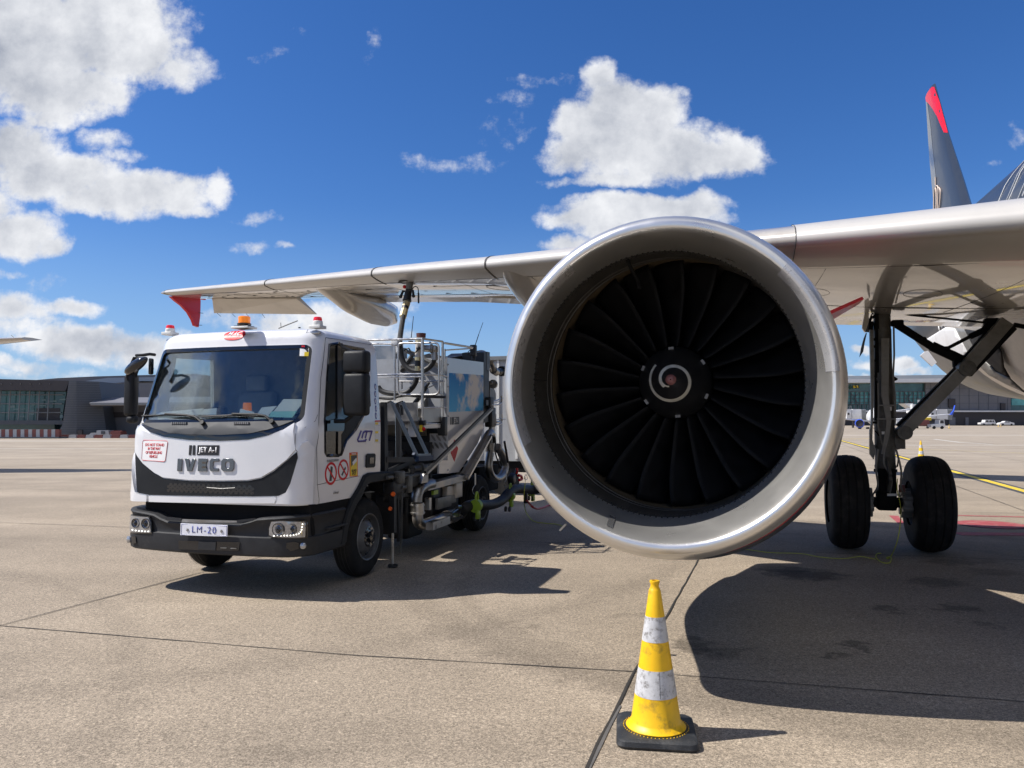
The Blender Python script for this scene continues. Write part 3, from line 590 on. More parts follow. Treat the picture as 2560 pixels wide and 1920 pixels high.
# jet bridges
def jetbridge(x0,YJ,label,s=1):
    t=thing('jet_bridge',label,'jet bridge',loc=(0,0,0),group='white passenger boarding bridges'); q=lambda x,y:rp(x0+x*s,y,YJ)
    MB().prism([q(0,1040),q(46,1040),q(46,1130),q(0,1130)],(0,4,0)).build('cab','bridge',t)
    rows=[]; 
    MB().prism([q(52,1045),q(60,1038),q(130,1038),q(138,1045),q(138,1136),q(52,1136)],(0,3.5,0)).build('rotunda','bridge',t)
    MB().prism([q(138,1040),q(185,1040),q(185,1140),q(138,1140)],(0,3,0)).build('tunnel','bridge',t)
    mb=MB()
    for k in range(6): mb.bar(q(145+k*8,1042)+Vector((0,-.05,0)),q(150+k*8,1138)+Vector((0,-.05,0)),.1,.1)
    for k in range(3): mb.bar(q(5+k*18,1010),q(5+k*18,1040),.1,.1)
    mb.bar(q(5,1012),q(50,1012),.1,.1); mb.parts('railing','mull',t)
    MB().prism([q(60,1137),q(72,1137),q(72,1222),q(60,1222)],(0,.6,0)).build('leg','soffit',t)
    MB().prism([q(8,1075),q(24,1075),q(24,1095),q(8,1095)],(0,-.1,0)).build('window','soffit',t)
jetbridge(463,175,'white jet bridge with railing nearest the engine cowl on the left')
jetbridge(1290,185,'white jet bridge behind the diagonal gear strut with open canopy end',1.15)
t=thing('jet_bridge','pale sloping boarding bridge tunnel joined to the glass front','jet bridge',loc=(0,0,0),group='white passenger boarding bridges')
MB().prism([rp(1030,982,190),rp(1110,980,190),rp(1150,1010,190),rp(1150,1050,190),rp(1100,1030,190)],(0,3,0)).build('tunnel','bridge',t)
MB().prism([rp(1110,990,189),rp(1290,985,189),rp(1290,1100,189),rp(1110,1075,189)],(0,3,0)).build('rotunda','bridge',t)
MB().prism([rp(1180,945,188),rp(1215,945,188),rp(1215,985,188),rp(1180,985,188)],(0,1,0)).build('railing','mull',t)
# far airliner
fa=thing('airliner','distant white airliner with bright blue engine parked at the far gate','airliner',loc=(0,0,0)); YF=150
f_=lambda x,y,Y=YF: rp(x,y,Y)
MB().lathe([(-3.5,.05),(-3,1),(-2,1.5),(0,1.85),(6,1.95),(26,1.9),(33,.4)],f_(770,1112),(.45,1,0),20).build('fuselage','bridge',fa)
MB().prism([f_(440,1128),f_(700,1150),f_(740,1146),f_(740,1162),f_(700,1164),f_(440,1139)],(0,2,0)).build('wing','bridge',fa)
MB().prism([f_(780,1165),f_(940,1136),f_(1240,1106),f_(1480,1086),f_(1520,1084),f_(1480,1097),f_(1250,1118),f_(960,1150),f_(790,1178)],(0,1.6,0)).build('wing','bridge',fa)
MB().prism([f_(1485,1095,YF-.3),f_(1520,1050,YF-.3),f_(1533,1000,YF-.3),f_(1522,1062,YF-.3),f_(1508,1097,YF-.3)],(0,.4,0)).build('winglet','blueeng',fa)
MB().prism([f_(942,1055,YF+14),f_(1110,1034,YF+14),f_(1110,1042,YF+14),f_(942,1065,YF+14)],(0,2,0)).build('tailplane','bridge',fa)
e_=MB().lathe([(.3,.66),(0,.72),(.1,.80),(.6,.88),(1.6,.84),(2,.6)],f_(590,1180,YF-2),(.40,1,0),20).build('engine','blueeng',fa)
MB().lathe([(.2,.02),(.2,.68)],f_(590,1180,YF-2),(.40,1,0),20).build('fan','soffit',e_)
for x in (590,668): MB().cyl(f_(x,1215,YF),f_(x,1236,YF),.3).build('wheel','soffit',fa)
# vehicles far away
def car(kind,label,x0,x1,YC,yb,paint):
    b=rp(x0,yb,YC); e=rp(x1,yb,YC); L=(e-b).length; b.z=0; t=thing(kind,label,'car',loc=b)
    if kind=='off_roader': prof=[(0,.45),(0,1.0),(.26,1.1),(.30,1.9),(.9,1.95),(.97,1.1),(1,1.0),(1,.45)]; wins=[(.33,.52,1.2,1.75),(.56,.74,1.2,1.75),(.77,.88,1.2,1.75)]
    else: prof=[(0,.35),(0,.8),(.1,1.0),(.28,1.08),(.40,1.5),(.62,1.5),(.80,1.1),(.97,1.0),(1,.8),(1,.35)]; wins=[(.35,.48,1.1,1.4),(.50,.68,1.1,1.4)]
    MB().prism([(u*L,0,v) for u,v in prof],(0,1.8,0)).build('body',paint,t)
    for u0,u1,v0,v1 in wins: MB().prism([(u0*L,-.02,v0),(u1*L,-.02,v0),(u1*L-.1,-.02,v1),(u0*L+.1,-.02,v1)],(0,.03,0)).build('window','soffit',t)
    for u in (.2,.8): MB().cyl((u*L,-.03,.35),(u*L,.25,.35),.35,n=16).build('wheel','tyre',t)
    return t
car('off_roader','boxy white off-roader parked before the dark terminal base',1787,1935,252,1200,'bridge')
car('hatchback','pale silver hatchback parked at far right before the terminal base',1975,2118,248,1200,'bridge')
b=rp(1303,1236,150); b.z=0; t=thing('baggage_tug','small white airport tug with cab beside the far jet bridge','airport tug',loc=b)
L=(rp(1435,1236,150)-rp(1303,1236,150)).length
MB().prism([(0,0,.35),(0,0,.9),(1.35,0,1.0),(L,0,1.0),(L,0,.35)],(0,1.6,0)).build('body','bridge',t)
MB().prism([(1.45,0,1.0),(1.55,0,1.85),(L-.15,0,1.85),(L-.1,0,1.0)],(0,1.6,0)).build('cab','bridge',t)
MB().prism([(1.62,-.02,1.1),(1.68,-.02,1.7),(L-.3,-.02,1.7),(L-.25,-.02,1.1)],(0,.03,0)).build('window','soffit',t)
for u in (.45,L-.6): MB().cyl((u,-.03,.3),(u,.2,.3),.3,n=14).build('wheel','tyre',t)
for x0,Yc,lb,mt in ((1140,160,'dark red baggage cart with boxes behind the gear strut','barred'),(955,155,'white baggage cart beside the landing gear leg','bridge')):
    b=rp(x0,1222,Yc); b.z=0; t=thing('baggage_cart',lb,'baggage cart',loc=b,group='baggage carts by the far gate')
    Lc=3.0 if mt=='barred' else 1.4; MB().box((Lc/2,.8,1.2),(Lc,1.5,1.2),bev=.05).build('body',mt,t)
    for u in (.4,Lc-.4): MB().cyl((u,0,.25),(u,.2,.25),.25,n=12).build('wheel','tyre',t)
b=rp(1165,1160,170); t=thing('cargo_loader','dull yellow loader standing under the far boarding bridge','loader',loc=(b.x,b.y,0))
MB().box((1.6,0,2.0),(1.8,2,.7),bev=.1).build('platform','pyel',t); MB().box((2,0,.8),(3,2,.8),bev=.1).build('chassis','soffit',t)
# ---------------------------------------------------------------- airliner
air=thing('airliner','parked charcoal and grey airliner whose big silver engine intake and wing fill the view','airliner',A)
EX=-5.818; EZ=1.80
# --- wing
def wsec(s):
    """leading edge y,z ; trailing edge y,z ; thickness"""
    ly=lerp_table([(0,.05),(17.05,9.0)],s); lz=lerp_table([(0,2.83),(3.3,3.04),(5.3,3.215),(7.0,3.39),(8.4,3.505),(9.98,3.66),(13,3.92),(17.05,4.29)],s)
    ty=lerp_table([(0,7.35),(6.4,7.35),(17.05,10.5)],s); tz=lerp_table([(0,2.88),(3.2,2.97),(3.9,3.02),(6.4,3.32),(9.0,3.70),(17.05,4.38)],s)
    t=lerp_table([(0,.13),(3,.125),(6.4,.115),(17.05,.105)],s); return ly,lz,ty,tz,t
def foil(n=26,x0=0,x1=1):
    up=[];lo=[]
    for i in range(n+1):
        c=x0+(x1-x0)*(1-math.cos(math.pi/2*i/n) if x0==0 else i/n)
        yt=5*(.2969*math.sqrt(c)-.126*c-.3516*c*c+.2843*c**3-.1036*c**4)
        cam_=.012*math.sin(math.pi*c)
        up.append((c,yt+cam_)); lo.append((c,-yt*(.55 if c>.02 else .55+.3*(1-c/.02))+cam_))
    return up,lo
def wpoint(s,c,h,off=0):
    ly,lz,ty,tz,t=wsec(s); ch=ty-ly
    return Vector((-s,ly+ch*c,lz+(tz-lz)*c+h*t*ch+off))
def wingmesh(sv,x0=0,x1=1,grow=0):
    up,lo=foil(26,x0,x1); loop=up[::-1]+lo[1 if x0==0 else 0:]
    rows=[]
    for s in sv:
        r=[]
        for k,(c,h) in enumerate(loop):
            p=wpoint(s,c,h)
            if grow:
                up_=k<len(up); nn=Vector((0,-1 if c<.02 else -.3,1 if up_ else -1)).normalized()
                if c<.002: nn=Vector((0,-1,0))
                p+=nn*grow
            r.append(p)
        rows.append(r)
    return MB().grid(rows,closev=True,cap0=True,cap1=True)
S_=[1.2,2,3,4,5,5.75,6.4,7.5,9,10.5,12,13.5,15,16,16.8]
mb=wingmesh(S_); 
tipr=[]
wing=mb.build('wing','skin',air)
rows=[]
up,lo=foil(26); loop=up[::-1]+lo[1:]
for k in range(6):
    a=math.pi/2*k/5; s=16.8+.28*math.sin(a); f=math.cos(a)
    rows.append([wpoint(s,.5+(c-.5)*(.75+.25*f) ,h*max(f,.05)) for c,h in loop])
MB().grid(rows,closev=True,cap0=True,cap1=True).build('wing_tip','skin',wing)
for a_,b_ in ((1.6,4.9),(6.75,8.30),(8.32,10.35),(10.37,13.05),(13.07,16.75)):
    sv=[a_+(b_-a_)*i/6 for i in range(7)]
    wingmesh(sv,0,.13,.006).build('slat','slat',wing)
    for s in (a_,b_):
        up,lo=foil(14,0,.16); lp=(up[::-1]+lo[1:]); pts=[wpoint(s,c,h)+Vector((0,-.009 if c<.03 else 0,.009 if i<len(up) else -.009)) for i,(c,h) in enumerate(lp)]
        if s not in(1.6,): MB().tube(pts,.003,5).build('slat_gap','seam',wing)
def wlow(s,yl,off=-.004):
    ly,lz,ty,tz,t=wsec(s); c=min(max((yl-ly)/(ty-ly),0),1); yt=5*(.2969*math.sqrt(c)-.126*c-.3516*c*c+.2843*c**3-.1036*c**4)
    return wpoint(s,c,-yt*.55+.012*math.sin(math.pi*c),off)
mb=MB()
def cl(s0,c0,s1,c1,r=.004):
    P_=[]
    for i in range(9):
        s=s0+(s1-s0)*i/8; c=c0+(c1-c0)*i/8; ly,_,ty,_,_=wsec(s); P_.append(wlow(s,ly+(ty-ly)*c,0))
    mb.tube(P_,r,4)
cl(2,.145,16.6,.145,.003); cl(2,.62,6.4,.62); cl(6.4,.70,16.5,.72); cl(6.4,.3,16,.3,.002)
for s in (3,4.6,6.6,7.8,9,10.4,11.6,13,14.4,15.7): cl(s,.15,s+.05,.7,.0025)
mb.build('panel_joint','seam',wing)
mb=MB()
for k in range(13):
    s=2.6+k*1.0; ly,_,ty,_,_=wsec(s); P_=[]
    for q in range(20):
        a=2*math.pi*q/20; P_.append(wlow(s+.17*math.cos(a),ly+(ty-ly)*.40+.26*math.sin(a),0))
    mb.tube(P_,.0022,4,closed=True)
mb.parts('access_panel_edge','seam',wing)
mb=MB()
random.seed(5)
for k in range(26):
    s=random.uniform(6.6,16); ly,_,ty,_,_=wsec(s); c=random.uniform(.2,.65); p=wlow(s,ly+(ty-ly)*c,-.002)
    mb.box(p,(random.uniform(.06,.22),.018,.006),Matrix.Rotation(R(random.uniform(-25,5)),3,'Z'))
mb.parts('drain_slot','seam',wing)
# lower trailing edge strip that shows under the wing (extended flap lip)
def flapstrip(s0,s1,y0,dy,dz,name,mt,thick=.03,z_=0):
    rows=[]
    for s in (s0,(s0+s1)/2,s1):
        ly,lz,ty,tz,t=wsec(s); b=Vector((-s,ty+y0,tz-.02+z_)); e=b+Vector((0,dy,dz))
        rows.append([b,b+Vector((0,0,thick)),e+Vector((0,0,.008)),e])
    return MB().grid(rows,closev=True,cap0=True,cap1=True).build(name,mt,wing)
flapstrip(6.6,13.0,-.25,.38,-.035,'flap','skin',.05); flapstrip(1.9,6.3,-.5,1.25,.05,'flap','skin',.08,-.01)
ail=[A.at(p,1,10.0) for p in ((518,757),(535,783),(786,786),(764,752))]
rows=[[Vector((-16.2,9.75,4.20)),Vector((-16.2,9.75,4.28))],[Vector((-13.55,9.0,3.98)),Vector((-13.55,9.0,4.06))]]
b0_,b1_=Vector((-16.3,9.78,4.25)),Vector((-13.75,9.02,4.02)); e0=A.at((535,783),1,10.35); e1_=A.at((792,786),1,9.65)
up_=Vector((0,0,.10)); mb=MB(); mb.add([b0_,b0_+up_,e0+Vector((0,0,.012)),e0,b1_,b1_+up_,e1_+Vector((0,0,.012)),e1_],[[0,1,2,3],[7,6,5,4],[0,4,5,1],[1,5,6,2],[2,6,7,3],[3,7,4,0]])
ai=mb.build('aileron','skin',wing)
mb=MB()
for s,px,py in ((0,435,782),(0,520,783),(0,618,784),(0,655,785)): pass
for p,q in (((543,783),(552,791)),((580,784),(588,792)),((616,785),(624,793)),((655,785),(662,794))):
    mb.tube([A.at(p,1,10.1),A.at(q,1,10.45)],.006,4)
mb.tube([A.at((497,782),1,10.1),A.at((508,783),1,10.3)],.006,4); mb.tube([A.at((496,813),1,10.1),A.at((505,813),1,10.3)],.006,4)
mb.parts('static_wick','seam',wing)
# wing tip fence (red)
fp=[A.at(p,0,-16.95) for p in ((424,741),(436,752),(452,764),(468,781),(479,800),(484,814),(494,818),(498,790),(499,752),(494,737))]
mb=MB().prism([p+Vector((.03,0,0)) for p in fp],(-.06,0,0))
mb.build('tip_fence','finred',wing); 
mb=MB().prism([(-16.9,10.0,4.32),(-16.9,10.35,4.34),(-16.9,10.28,4.47),(-16.9,10.1,4.45)],(-.06,0,0)); mb.build('navigation_light','finred',wing)
# flap track fairings
def fairing(s,y0,y1,zb,name='flap_fairing',wmax=.26,mt='skin'):
    rows=[]; N=22
    for i in range(N+1):
        t=i/N; y=y0+(y1-y0)*t; 
        ly,lz,ty,tz,_=wsec(s); zt=wlow(s,min(y,ty-.02)).z+.06 if y<ty else tz+.03-(y-ty)*.06
        prof=max(0,math.sin(math.pi*min(1,(t*.97+.01))**.85))**.62 if t<.999 else .0
        tail=1 if t<.78 else max(.12,1-((t-.78)/.22)**2*.88)
        if t>=.78: prof=math.sin(math.pi*(.78*.97+.01)**.85)**.62*tail
        hgt=(zt-lerp_table([(0,zt-.02),(.35,zb+.10),(.62,zb),(.85,zb+.03),(1,zb+.16)],t)); wv=wmax*max(.03,prof)
        rows.append([(-s+wv*math.sin(a)*(1 if math.cos(a)>0 else (1-.35*abs(math.cos(a))**2)),y,zt-hgt*.35+ (hgt*.35 if math.cos(a)>0 else hgt*.65)*math.cos(a)) for a in [2*math.pi*j/20 for j in range(20)]])
    return MB().grid(rows,closev=True,cap0=True,cap1=True).build(name,mt,wing)
fairing(12,6.75,9.95,3.43); fairing(8.0,4.3,8.3,2.97,wmax=.28)
# fuelling panel at the coupling
cp=wlow(9.85,5.68,-.003)
MB().lathe([(0,.11),(.004,.17),(0,.17)],cp+Vector((0,0,-.004)),(0,0,1),24).build('fuelling_port','seam',wing)
# --- engine
def eoff(l_,r):
    # the intake droops and is toed: its throat and fan sit up and to one side of the lip
    if r<.3: return 0,.058
    if r>.895: return 0,0
    return lerp_table([(0,0),(.3,-.028),(.56,-.050),(.82,-.022),(.95,.006),(1.5,.008)],l_),lerp_table([(0,0),(.3,.02),(.56,.040),(.85,.052),(1.0,.062),(1.5,.066)],l_)
def ering(l_,r,a):
    ox,oz=eoff(l_,r); f=1+.02*min(1,max(0,(r-.86)/.06)); return Vector((EX+ox+r*math.cos(a),l_,EZ+oz+r*f*math.sin(a)))
NA=96
ang=[2*math.pi*j/NA for j in range(NA)]
def erev(prof,bul=None):
    rows=[]
    for l_,r in prof:
        row=[]
        for a in ang:
            k=(bul(l_,a) if bul else 0); row.append(ering(l_,r+k,a))
        rows.append(row)
    return MB().grid(rows,closev=True)
bul=lambda l_,a: .055*max(0,math.cos(a+R(62)))**2*min(1,max(0,(l_-.3)/.5))
NP=[(.415,.990),(.43,1.003),(.6,1.022),(.9,1.055),(1.4,1.11),(2.0,1.13),(2.8,1.05),(3.6,.88),(4.3,.70),(4.32,.60),(3.2,.62)]
NPs=[(q.x,q.y) for q in spline([(p[0],p[1],0) for p in NP[:9]],6)]+NP[9:]
nac=erev(NPs,bul).build('engine_nacelle','char',air)
cr=math.cos
lipprof=[]
for k in range(25):
    t=k/24; a=math.pi*t    # inner back -> highlight -> outer
    if t<.5: l_=.56*(1-math.sin(a))**1.0; r=.90-.055*max(0,math.cos(a))**.8
    else: l_=.42*(1-math.sin(a)); r=.90+.101*max(0,-math.cos(a))**.9
    lipprof.append((l_,r))
lip=erev(lipprof,lambda l_,a:0).build('inlet_lip','lip',nac)
LP=lipprof
erev([(.552,.8455),(.56,.843),(.568,.843)]).build('lip_joint','seam',lip)
mb=MB()
for k in range(150):
    a=2*math.pi*k/150; p=ering(.525,.8448,a); mb.box(p,(.010,.012,.010))
    p=ering(.590,.8425,a+.02); mb.box(p,(.008,.010,.008))
mb.build('rivets','seam',lip)['kind']='stuff'
duct=erev([(.56,.845),(.7,.842),(.80,.842),(.802,.848),(.815,.848),(.817,.843),(.86,.843),(.862,.852),(.885,.852),(.89,.846),(1.5,.85)]).build('inlet_duct','liner',nac)
erev([(.90,.8445),(.93,.8415),(1.10,.8415),(1.12,.8445)]).build('fan_case','seal',nac)
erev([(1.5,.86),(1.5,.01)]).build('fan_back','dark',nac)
mb=MB()
for a in (R(178),R(-60),R(60)): mb.tube([ering(.57,.8415,a),ering(.80,.8415,a)],.004,4)
mb.build('duct_joint','seam',duct)
# red cowl edge stripe, nacelle strake, top bump and pylon
M['redstripe']=mat('red_stripe',(.42,.02,.03),.3,coat=.5)
erev([(.418,.9945),(.43,1.0065),(.452,1.010),(.455,1.0045)],bul).build('cowl_stripe','redstripe',nac)
a=R(27); c_,s_=math.cos(a),math.sin(a)
sk=[A.at(p,1,1.6) for p in ((2062,768),(2134,727),(2128,732),(2090,752))]
p0=Vector((EX+1.05*math.cos(R(28)),1.1,EZ+1.05*math.sin(R(28)))); p1=Vector((EX+1.05*math.cos(R(28)),2.3,EZ+1.05*math.sin(R(28))));
dr=Vector((math.cos(R(31)),0,math.sin(R(31)))); nn=Vector((-dr.z,0,dr.x))*.012
mb=MB().prism([p0-nn,p1-nn,p1-nn+dr*.50,p1-nn+dr*.49-Vector((0,.3,0)),p0-nn+dr*.05+Vector((0,.15,0))],nn*2).build('nacelle_strake','finred',nac)
mb=MB()
rows=[]
for y,zt,wd in ((.9,2.86,.05),(1.1,2.90,.10),(1.4,2.95,.13),(2,3.0,.16),(2.9,3.15,.18),(3.6,3.2,.18),(5.2,3.15,.17),(7.0,3.05,.05)):
    zb=2.80 if y<3 else 2.6 if y<4 else 2.75+(y-4)*.08; rows.append([(EX-wd,y,zb),(EX-wd,y,zt-.05),(EX-wd*.5,y,zt),(EX+wd*.5,y,zt),(EX+wd,y,zt-.05),(EX+wd,y,zb)])
mb.grid(rows,closev=True,cap0=True,cap1=True).build('pylon','skin',air)
MB().lathe([(0,.02),(.01,.08),(.05,.11),(.09,.12)],(0,0,0),(0,0,-1),20).xf(Matrix.Translation((EX+.10,.62,2.80))@Matrix.Diagonal((1.5,1.6,.8,1))).build('cowl_bump','redstripe',nac)
# repair tape
def ltape(i0,i1,a0,a1,mt,off=.0055,ragg=0):
    rows=[]
    for i in range(int((i1-i0)*2)+1):
        f=i0+i*.5; k=int(f); g=f-k; l_,r=LP[k] if k>=24 else (LP[k][0]*(1-g)+LP[k+1][0]*g,LP[k][1]*(1-g)+LP[k+1][1]*g)
        # outward offset from the lip's cross-section centre
        dl=l_-.3; dr_=r-.90; q=math.hypot(dl,dr_*2.4); 
        rows.append([ering(l_+off*dl/q*1.0,r+off*2.4*dr_/q,a0+(a1-a0)*j/24) for j in range(25)])
    return MB().grid(rows).build('tape_patch',mt,lip)
ltape(6.5,10.5,R(127),R(203),'tape'); ltape(8,13.5,R(4),R(44),'tape'); ltape(4.5,8.5,R(247.5),R(250),'tapeb',.007)
# fan
mb=None
nb=22; r0=.245; r1=.838
for k in range(nb):
    th=2*math.pi*k/nb+R(4); rows=[]
    for i in range(15):
        t=i/14; r=r0+(r1-r0)*t; ch=.235+.10*math.sin(math.pi*min(1,t*1.1))*.5; stag=R(12+46*t**.8); row=[]
        sweep=.035*math.sin(t*math.pi*1.4)
        for j in range(9):
            u=j/8-.5; cmb=.03*(1-4*u*u)*(1-t*.6)
            ax=u*ch*math.cos(stag)+sweep; tg=u*ch*math.sin(stag)+cmb
            a=th+tg/r+.014*math.sin(t*5.5); row.append(Vector((EX+.008-r*math.sin(a),1.02+ax,EZ+.062+r*math.cos(a))))
        rows.append(row)
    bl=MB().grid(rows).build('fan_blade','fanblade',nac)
    sm=bl.modifiers.new('s','SOLIDIFY'); sm.thickness=.008
# spinner
SP=[(.50,.004),(.503,.018),(.52,.033),(.60,.092),(.68,.14),(.76,.185),(.82,.215),(.85,.228),(.90,.240),(1.1,.250)]
sp_=erev([(y,r) for y,r in SP[2:]]).build('spinner','spin',nac)
erev(SP[:3]).build('spinner_tip','pink',sp_)
def spr(y): return lerp_table(SP,y)
rows=[]
for i in range(90):
    t=i/89; a=R(255)-t*R(480); y=.525+t*.16
    wd=.030 if t>.06 else .012
    rows.append([Vector((EX+(spr(yy)+.0025)*math.cos(a),yy,EZ+.058+(spr(yy)+.0025)*math.sin(a))) for yy in (y,y+wd)])
MB().grid(rows).build('spiral','spiral',sp_)
mb=MB()
for k in range(6):
    a=R(95+60*k); rr_=.226; p=Vector((EX+rr_*math.cos(a),.835,EZ+.058+rr_*math.sin(a)))
    mb.box(p,(.034,.008,.022),Matrix.Rotation(-a+math.pi/2,3,'Y'))
mb.parts('balance_bolt','gearl',sp_)
pr=MB(); pr.tube([ering(.60,.845,R(106)),ering(.62,.80,R(106)),ering(.66,.71,R(105)),ering(.67,.66,R(105))],[.014,.012,.011,.013],8); pr.box(ering(.66,.655,R(105)),(.026,.05,.02),bev=.004); pr.build('inlet_probe','dark',duct)
# latch hanging at the lower left of the cowl
MB().bar(A.at((1415,1310),1,.8),A.at((1400,1326),1,.8),.03,.012).build('drain_mast','gearl',nac)
# --- fuselage
FZ=3.88; FR=1.98
rows=[]
prof=[(-9.6,.05,-.5),(-9.3,.55,-.45),(-8.5,1.1,-.3),(-7.3,1.6,-.12),(-6,1.9,0),(-5,1.98,0),(0,1.98,0),(5,1.98,0),(10.5,1.98,0),(13,1.9,.12),(15.5,1.55,.45),(18,1.05,.85),(20.5,.55,1.15),(22.3,.2,1.25)]
for y,r,dz in prof: rows.append([(r*math.cos(a),y,FZ+dz+r*1.02*math.sin(a)) for a in [2*math.pi*j/64 for j in range(64)]])
fus=MB().grid(rows,closev=True,cap0=True,cap1=True).build('fuselage','char',air)
def fsurf(y,a,off=.016): return Vector(((FR+off)*math.cos(a),y,FZ+(FR*1.02+off)*math.sin(a)))
# outlined lettering strokes and gold marks on the crown
mb=MB(); mg=MB()
for y in (4.3,4.95,5.6,6.25,6.9,7.5): 
    P_=[fsurf(y+.22*math.cos(R(q))-.0,R(142)-.10*math.sin(R(q))-(0 if 1 else 0)) for q in range(0,181,15)]
    P_=[fsurf(y+.24,R(165))]+[fsurf(y+.24*math.cos(R(q)),R(150)-R(11)*math.sin(R(q))) for q in range(0,181,15)]+[fsurf(y-.24,R(165))]
    mb.tube(P_,.006,5)
for y in (4.1,4.5,5.2): mg.tube([fsurf(y+.12*math.cos(R(q)),R(128)+R(3.5)*math.sin(R(q))) for q in range(0,361,30)],.03,5)
mb.build('outlined_title','box',fus); mg.build('gold_title','gold',fus)
text('JY-AYM',.42,lambda u,v,w_: fsurf(10.2+u,R(196)+0+(-v)/2.0,.006+w_),'registration','bridge',fus,.004,.01)
# belly fairing with open gear bay
M['bay']=mat('gear_bay',(.012,.011,.010),.7,var=.4)
rows=[]
for y,r,dz in ((-1.0,1.9,-.1),(.5,2.02,-.28),(2.5,2.06,-.38),(5,2.08,-.42),(7.5,2.06,-.38),(9.0,2.0,-.22),(10.5,1.93,-.05)):
    rows.append([((r+.03)*math.cos(a),y,FZ+dz+(r)*1.0*math.sin(a)) for a in [R(185+170*j/40) for j in range(41)]])
bel=MB().grid(rows).build('belly_fairing','beige',air)
# --- surfaces seen under the wing: bay opening, doors, white rounded door
def bp(x,y,l_): return A.at((2240+x*.14467,760+y*.14467),1,l_)
def bellyhit(x,y,r=2.08,cz=FZ-.40):
    c,d=A.ray((2240+x*.14467,760+y*.14467)); a_=d.x**2+d.z**2; b_=2*(c.x*d.x+(c.z-cz)*d.z); cc=c.x**2+(c.z-cz)**2-r*r; D_=b_*b_-4*a_*cc
    if D_<0: t=-b_/(2*a_)
    else: t=(-b_-math.sqrt(D_))/(2*a_)
    return c+d*t
def skinpatch(pts,name,mt,r=2.1,par=None,cz=FZ-.40,n=10):
    P_=[]
    bm=bmesh.new(); f=bm.faces.new([bm.verts.new((x/100,y/100,0)) for x,y in pts]); bmesh.ops.triangulate(bm,faces=[f])
    for ax in (0,1):
        lo_=min(p[ax] for p in pts)/100; hi_=max(p[ax] for p in pts)/100
        for k in range(1,n):
            c3=[0,0,0];c3[ax]=lo_+(hi_-lo_)*k/n+.0007; no=[0,0,0];no[ax]=1
            bmesh.ops.bisect_plane(bm,geom=bm.verts[:]+bm.edges[:]+bm.faces[:],plane_co=c3,plane_no=no)
    mb=MB(); bm.verts.index_update(); mb.add([bellyhit(v.co.x*100,v.co.y*100,r,cz) for v in bm.verts],[[v.index for v in f.verts] for f in bm.faces]); bm.free()
    o=mb.build(name,mt,par or air,angle=80); sm=o.modifiers.new('s','SOLIDIFY'); sm.thickness=.02; return o
skinpatch([(1000,410),(1180,440),(1340,740),(1560,980),(1560,1190),(1430,1040),(1225,850)],'bay_frame','gearl',2.115)
skinpatch([(1180,440),(1560,500),(1750,740),(1810,830),(1850,1100),(1960,1290),(1720,1180),(1520,980),(1330,730)],'gear_bay','bay',2.12)
skinpatch([(505,620),(850,405),(1000,420),(1225,840),(1130,930),(800,790)],'access_panel','wing_white',2.13)
gc_=A.at((2612,905),1,8.9); MB().sphere(gc_,.60,28,(1,1.2,.86)).build('rounded_fairing','wing_white',air)
skinpatch([(1400,1040),(1520,985),(1730,1180),(1950,1290),(2212,1530),(1900,1390),(1600,1230)],'bay_frame','gearl',2.135)
MB().prism([bp(420,890,9.5),bp(500,820,9.5),bp(555,805,9.5),bp(705,1010,9.5),bp(625,1078,9.5)],(0,.05,0)).build('drain_door','wing_white',air)
# --- tail
fpx=[(2335,214),(2328,222),(2312,246),(2313,256),(2335,525),(2300,900),(2520,900),(2440,560),(2427,514),(2371,330),(2345,222)]
def finp(px): return A.at(px,0,0)
pts=[finp(p) for p in ((2335,214),(2312,252),(2322,390),(2335,525),(2341,600),(2462,600),(2427,514),(2371,330),(2341,216))]
def finmesh(poly,th,name,mt,par):
    return MB().prism([p-Vector((th,0,0)) for p in poly],(2*th,0,0)).build(name,mt,par)
fin=[(10.82,18.60,19.65),(9.05,17.46,19.42),(7.44,16.25,19.06),(6.65,15.70,18.95),(5.6,14.4,18.8)]
rows=[]
for z,ya_,yb_ in [(10.86,18.75,19.55)]+fin[0:]:
    ch=yb_-ya_; row=[]
    for i in range(17):
        t=i/16; row.append((-(5*.09*ch*(.2969*math.sqrt(t)-.126*t-.3516*t*t+.2843*t**3-.1036*t**4)),ya_+ch*t,z))
    for i in range(15,0,-1):
        t=i/16; row.append(((5*.09*ch*(.2969*math.sqrt(t)-.126*t-.3516*t*t+.2843*t**3-.1036*t**4)),ya_+ch*t,z))
    rows.append(row)
tf=MB().grid(rows,closev=True,cap0=True,cap1=True).build('tail_fin','char',air)
finx=lambda y,z: -.10
def fps(p,off):
    q=finp(p); z=q.z; ya_=lerp_table([(f[0],f[1]) for f in fin[::-1]],z); yb_=lerp_table([(f[0],f[2]) for f in fin[::-1]],z); t=min(max((q.y-ya_)/(yb_-ya_),0),1); ch=yb_-ya_
    return Vector((-(5*.09*ch*(.2969*math.sqrt(t)-.126*t-.3516*t*t+.2843*t**3-.1036*t**4))-off,min(max(q.y,ya_),yb_),z))
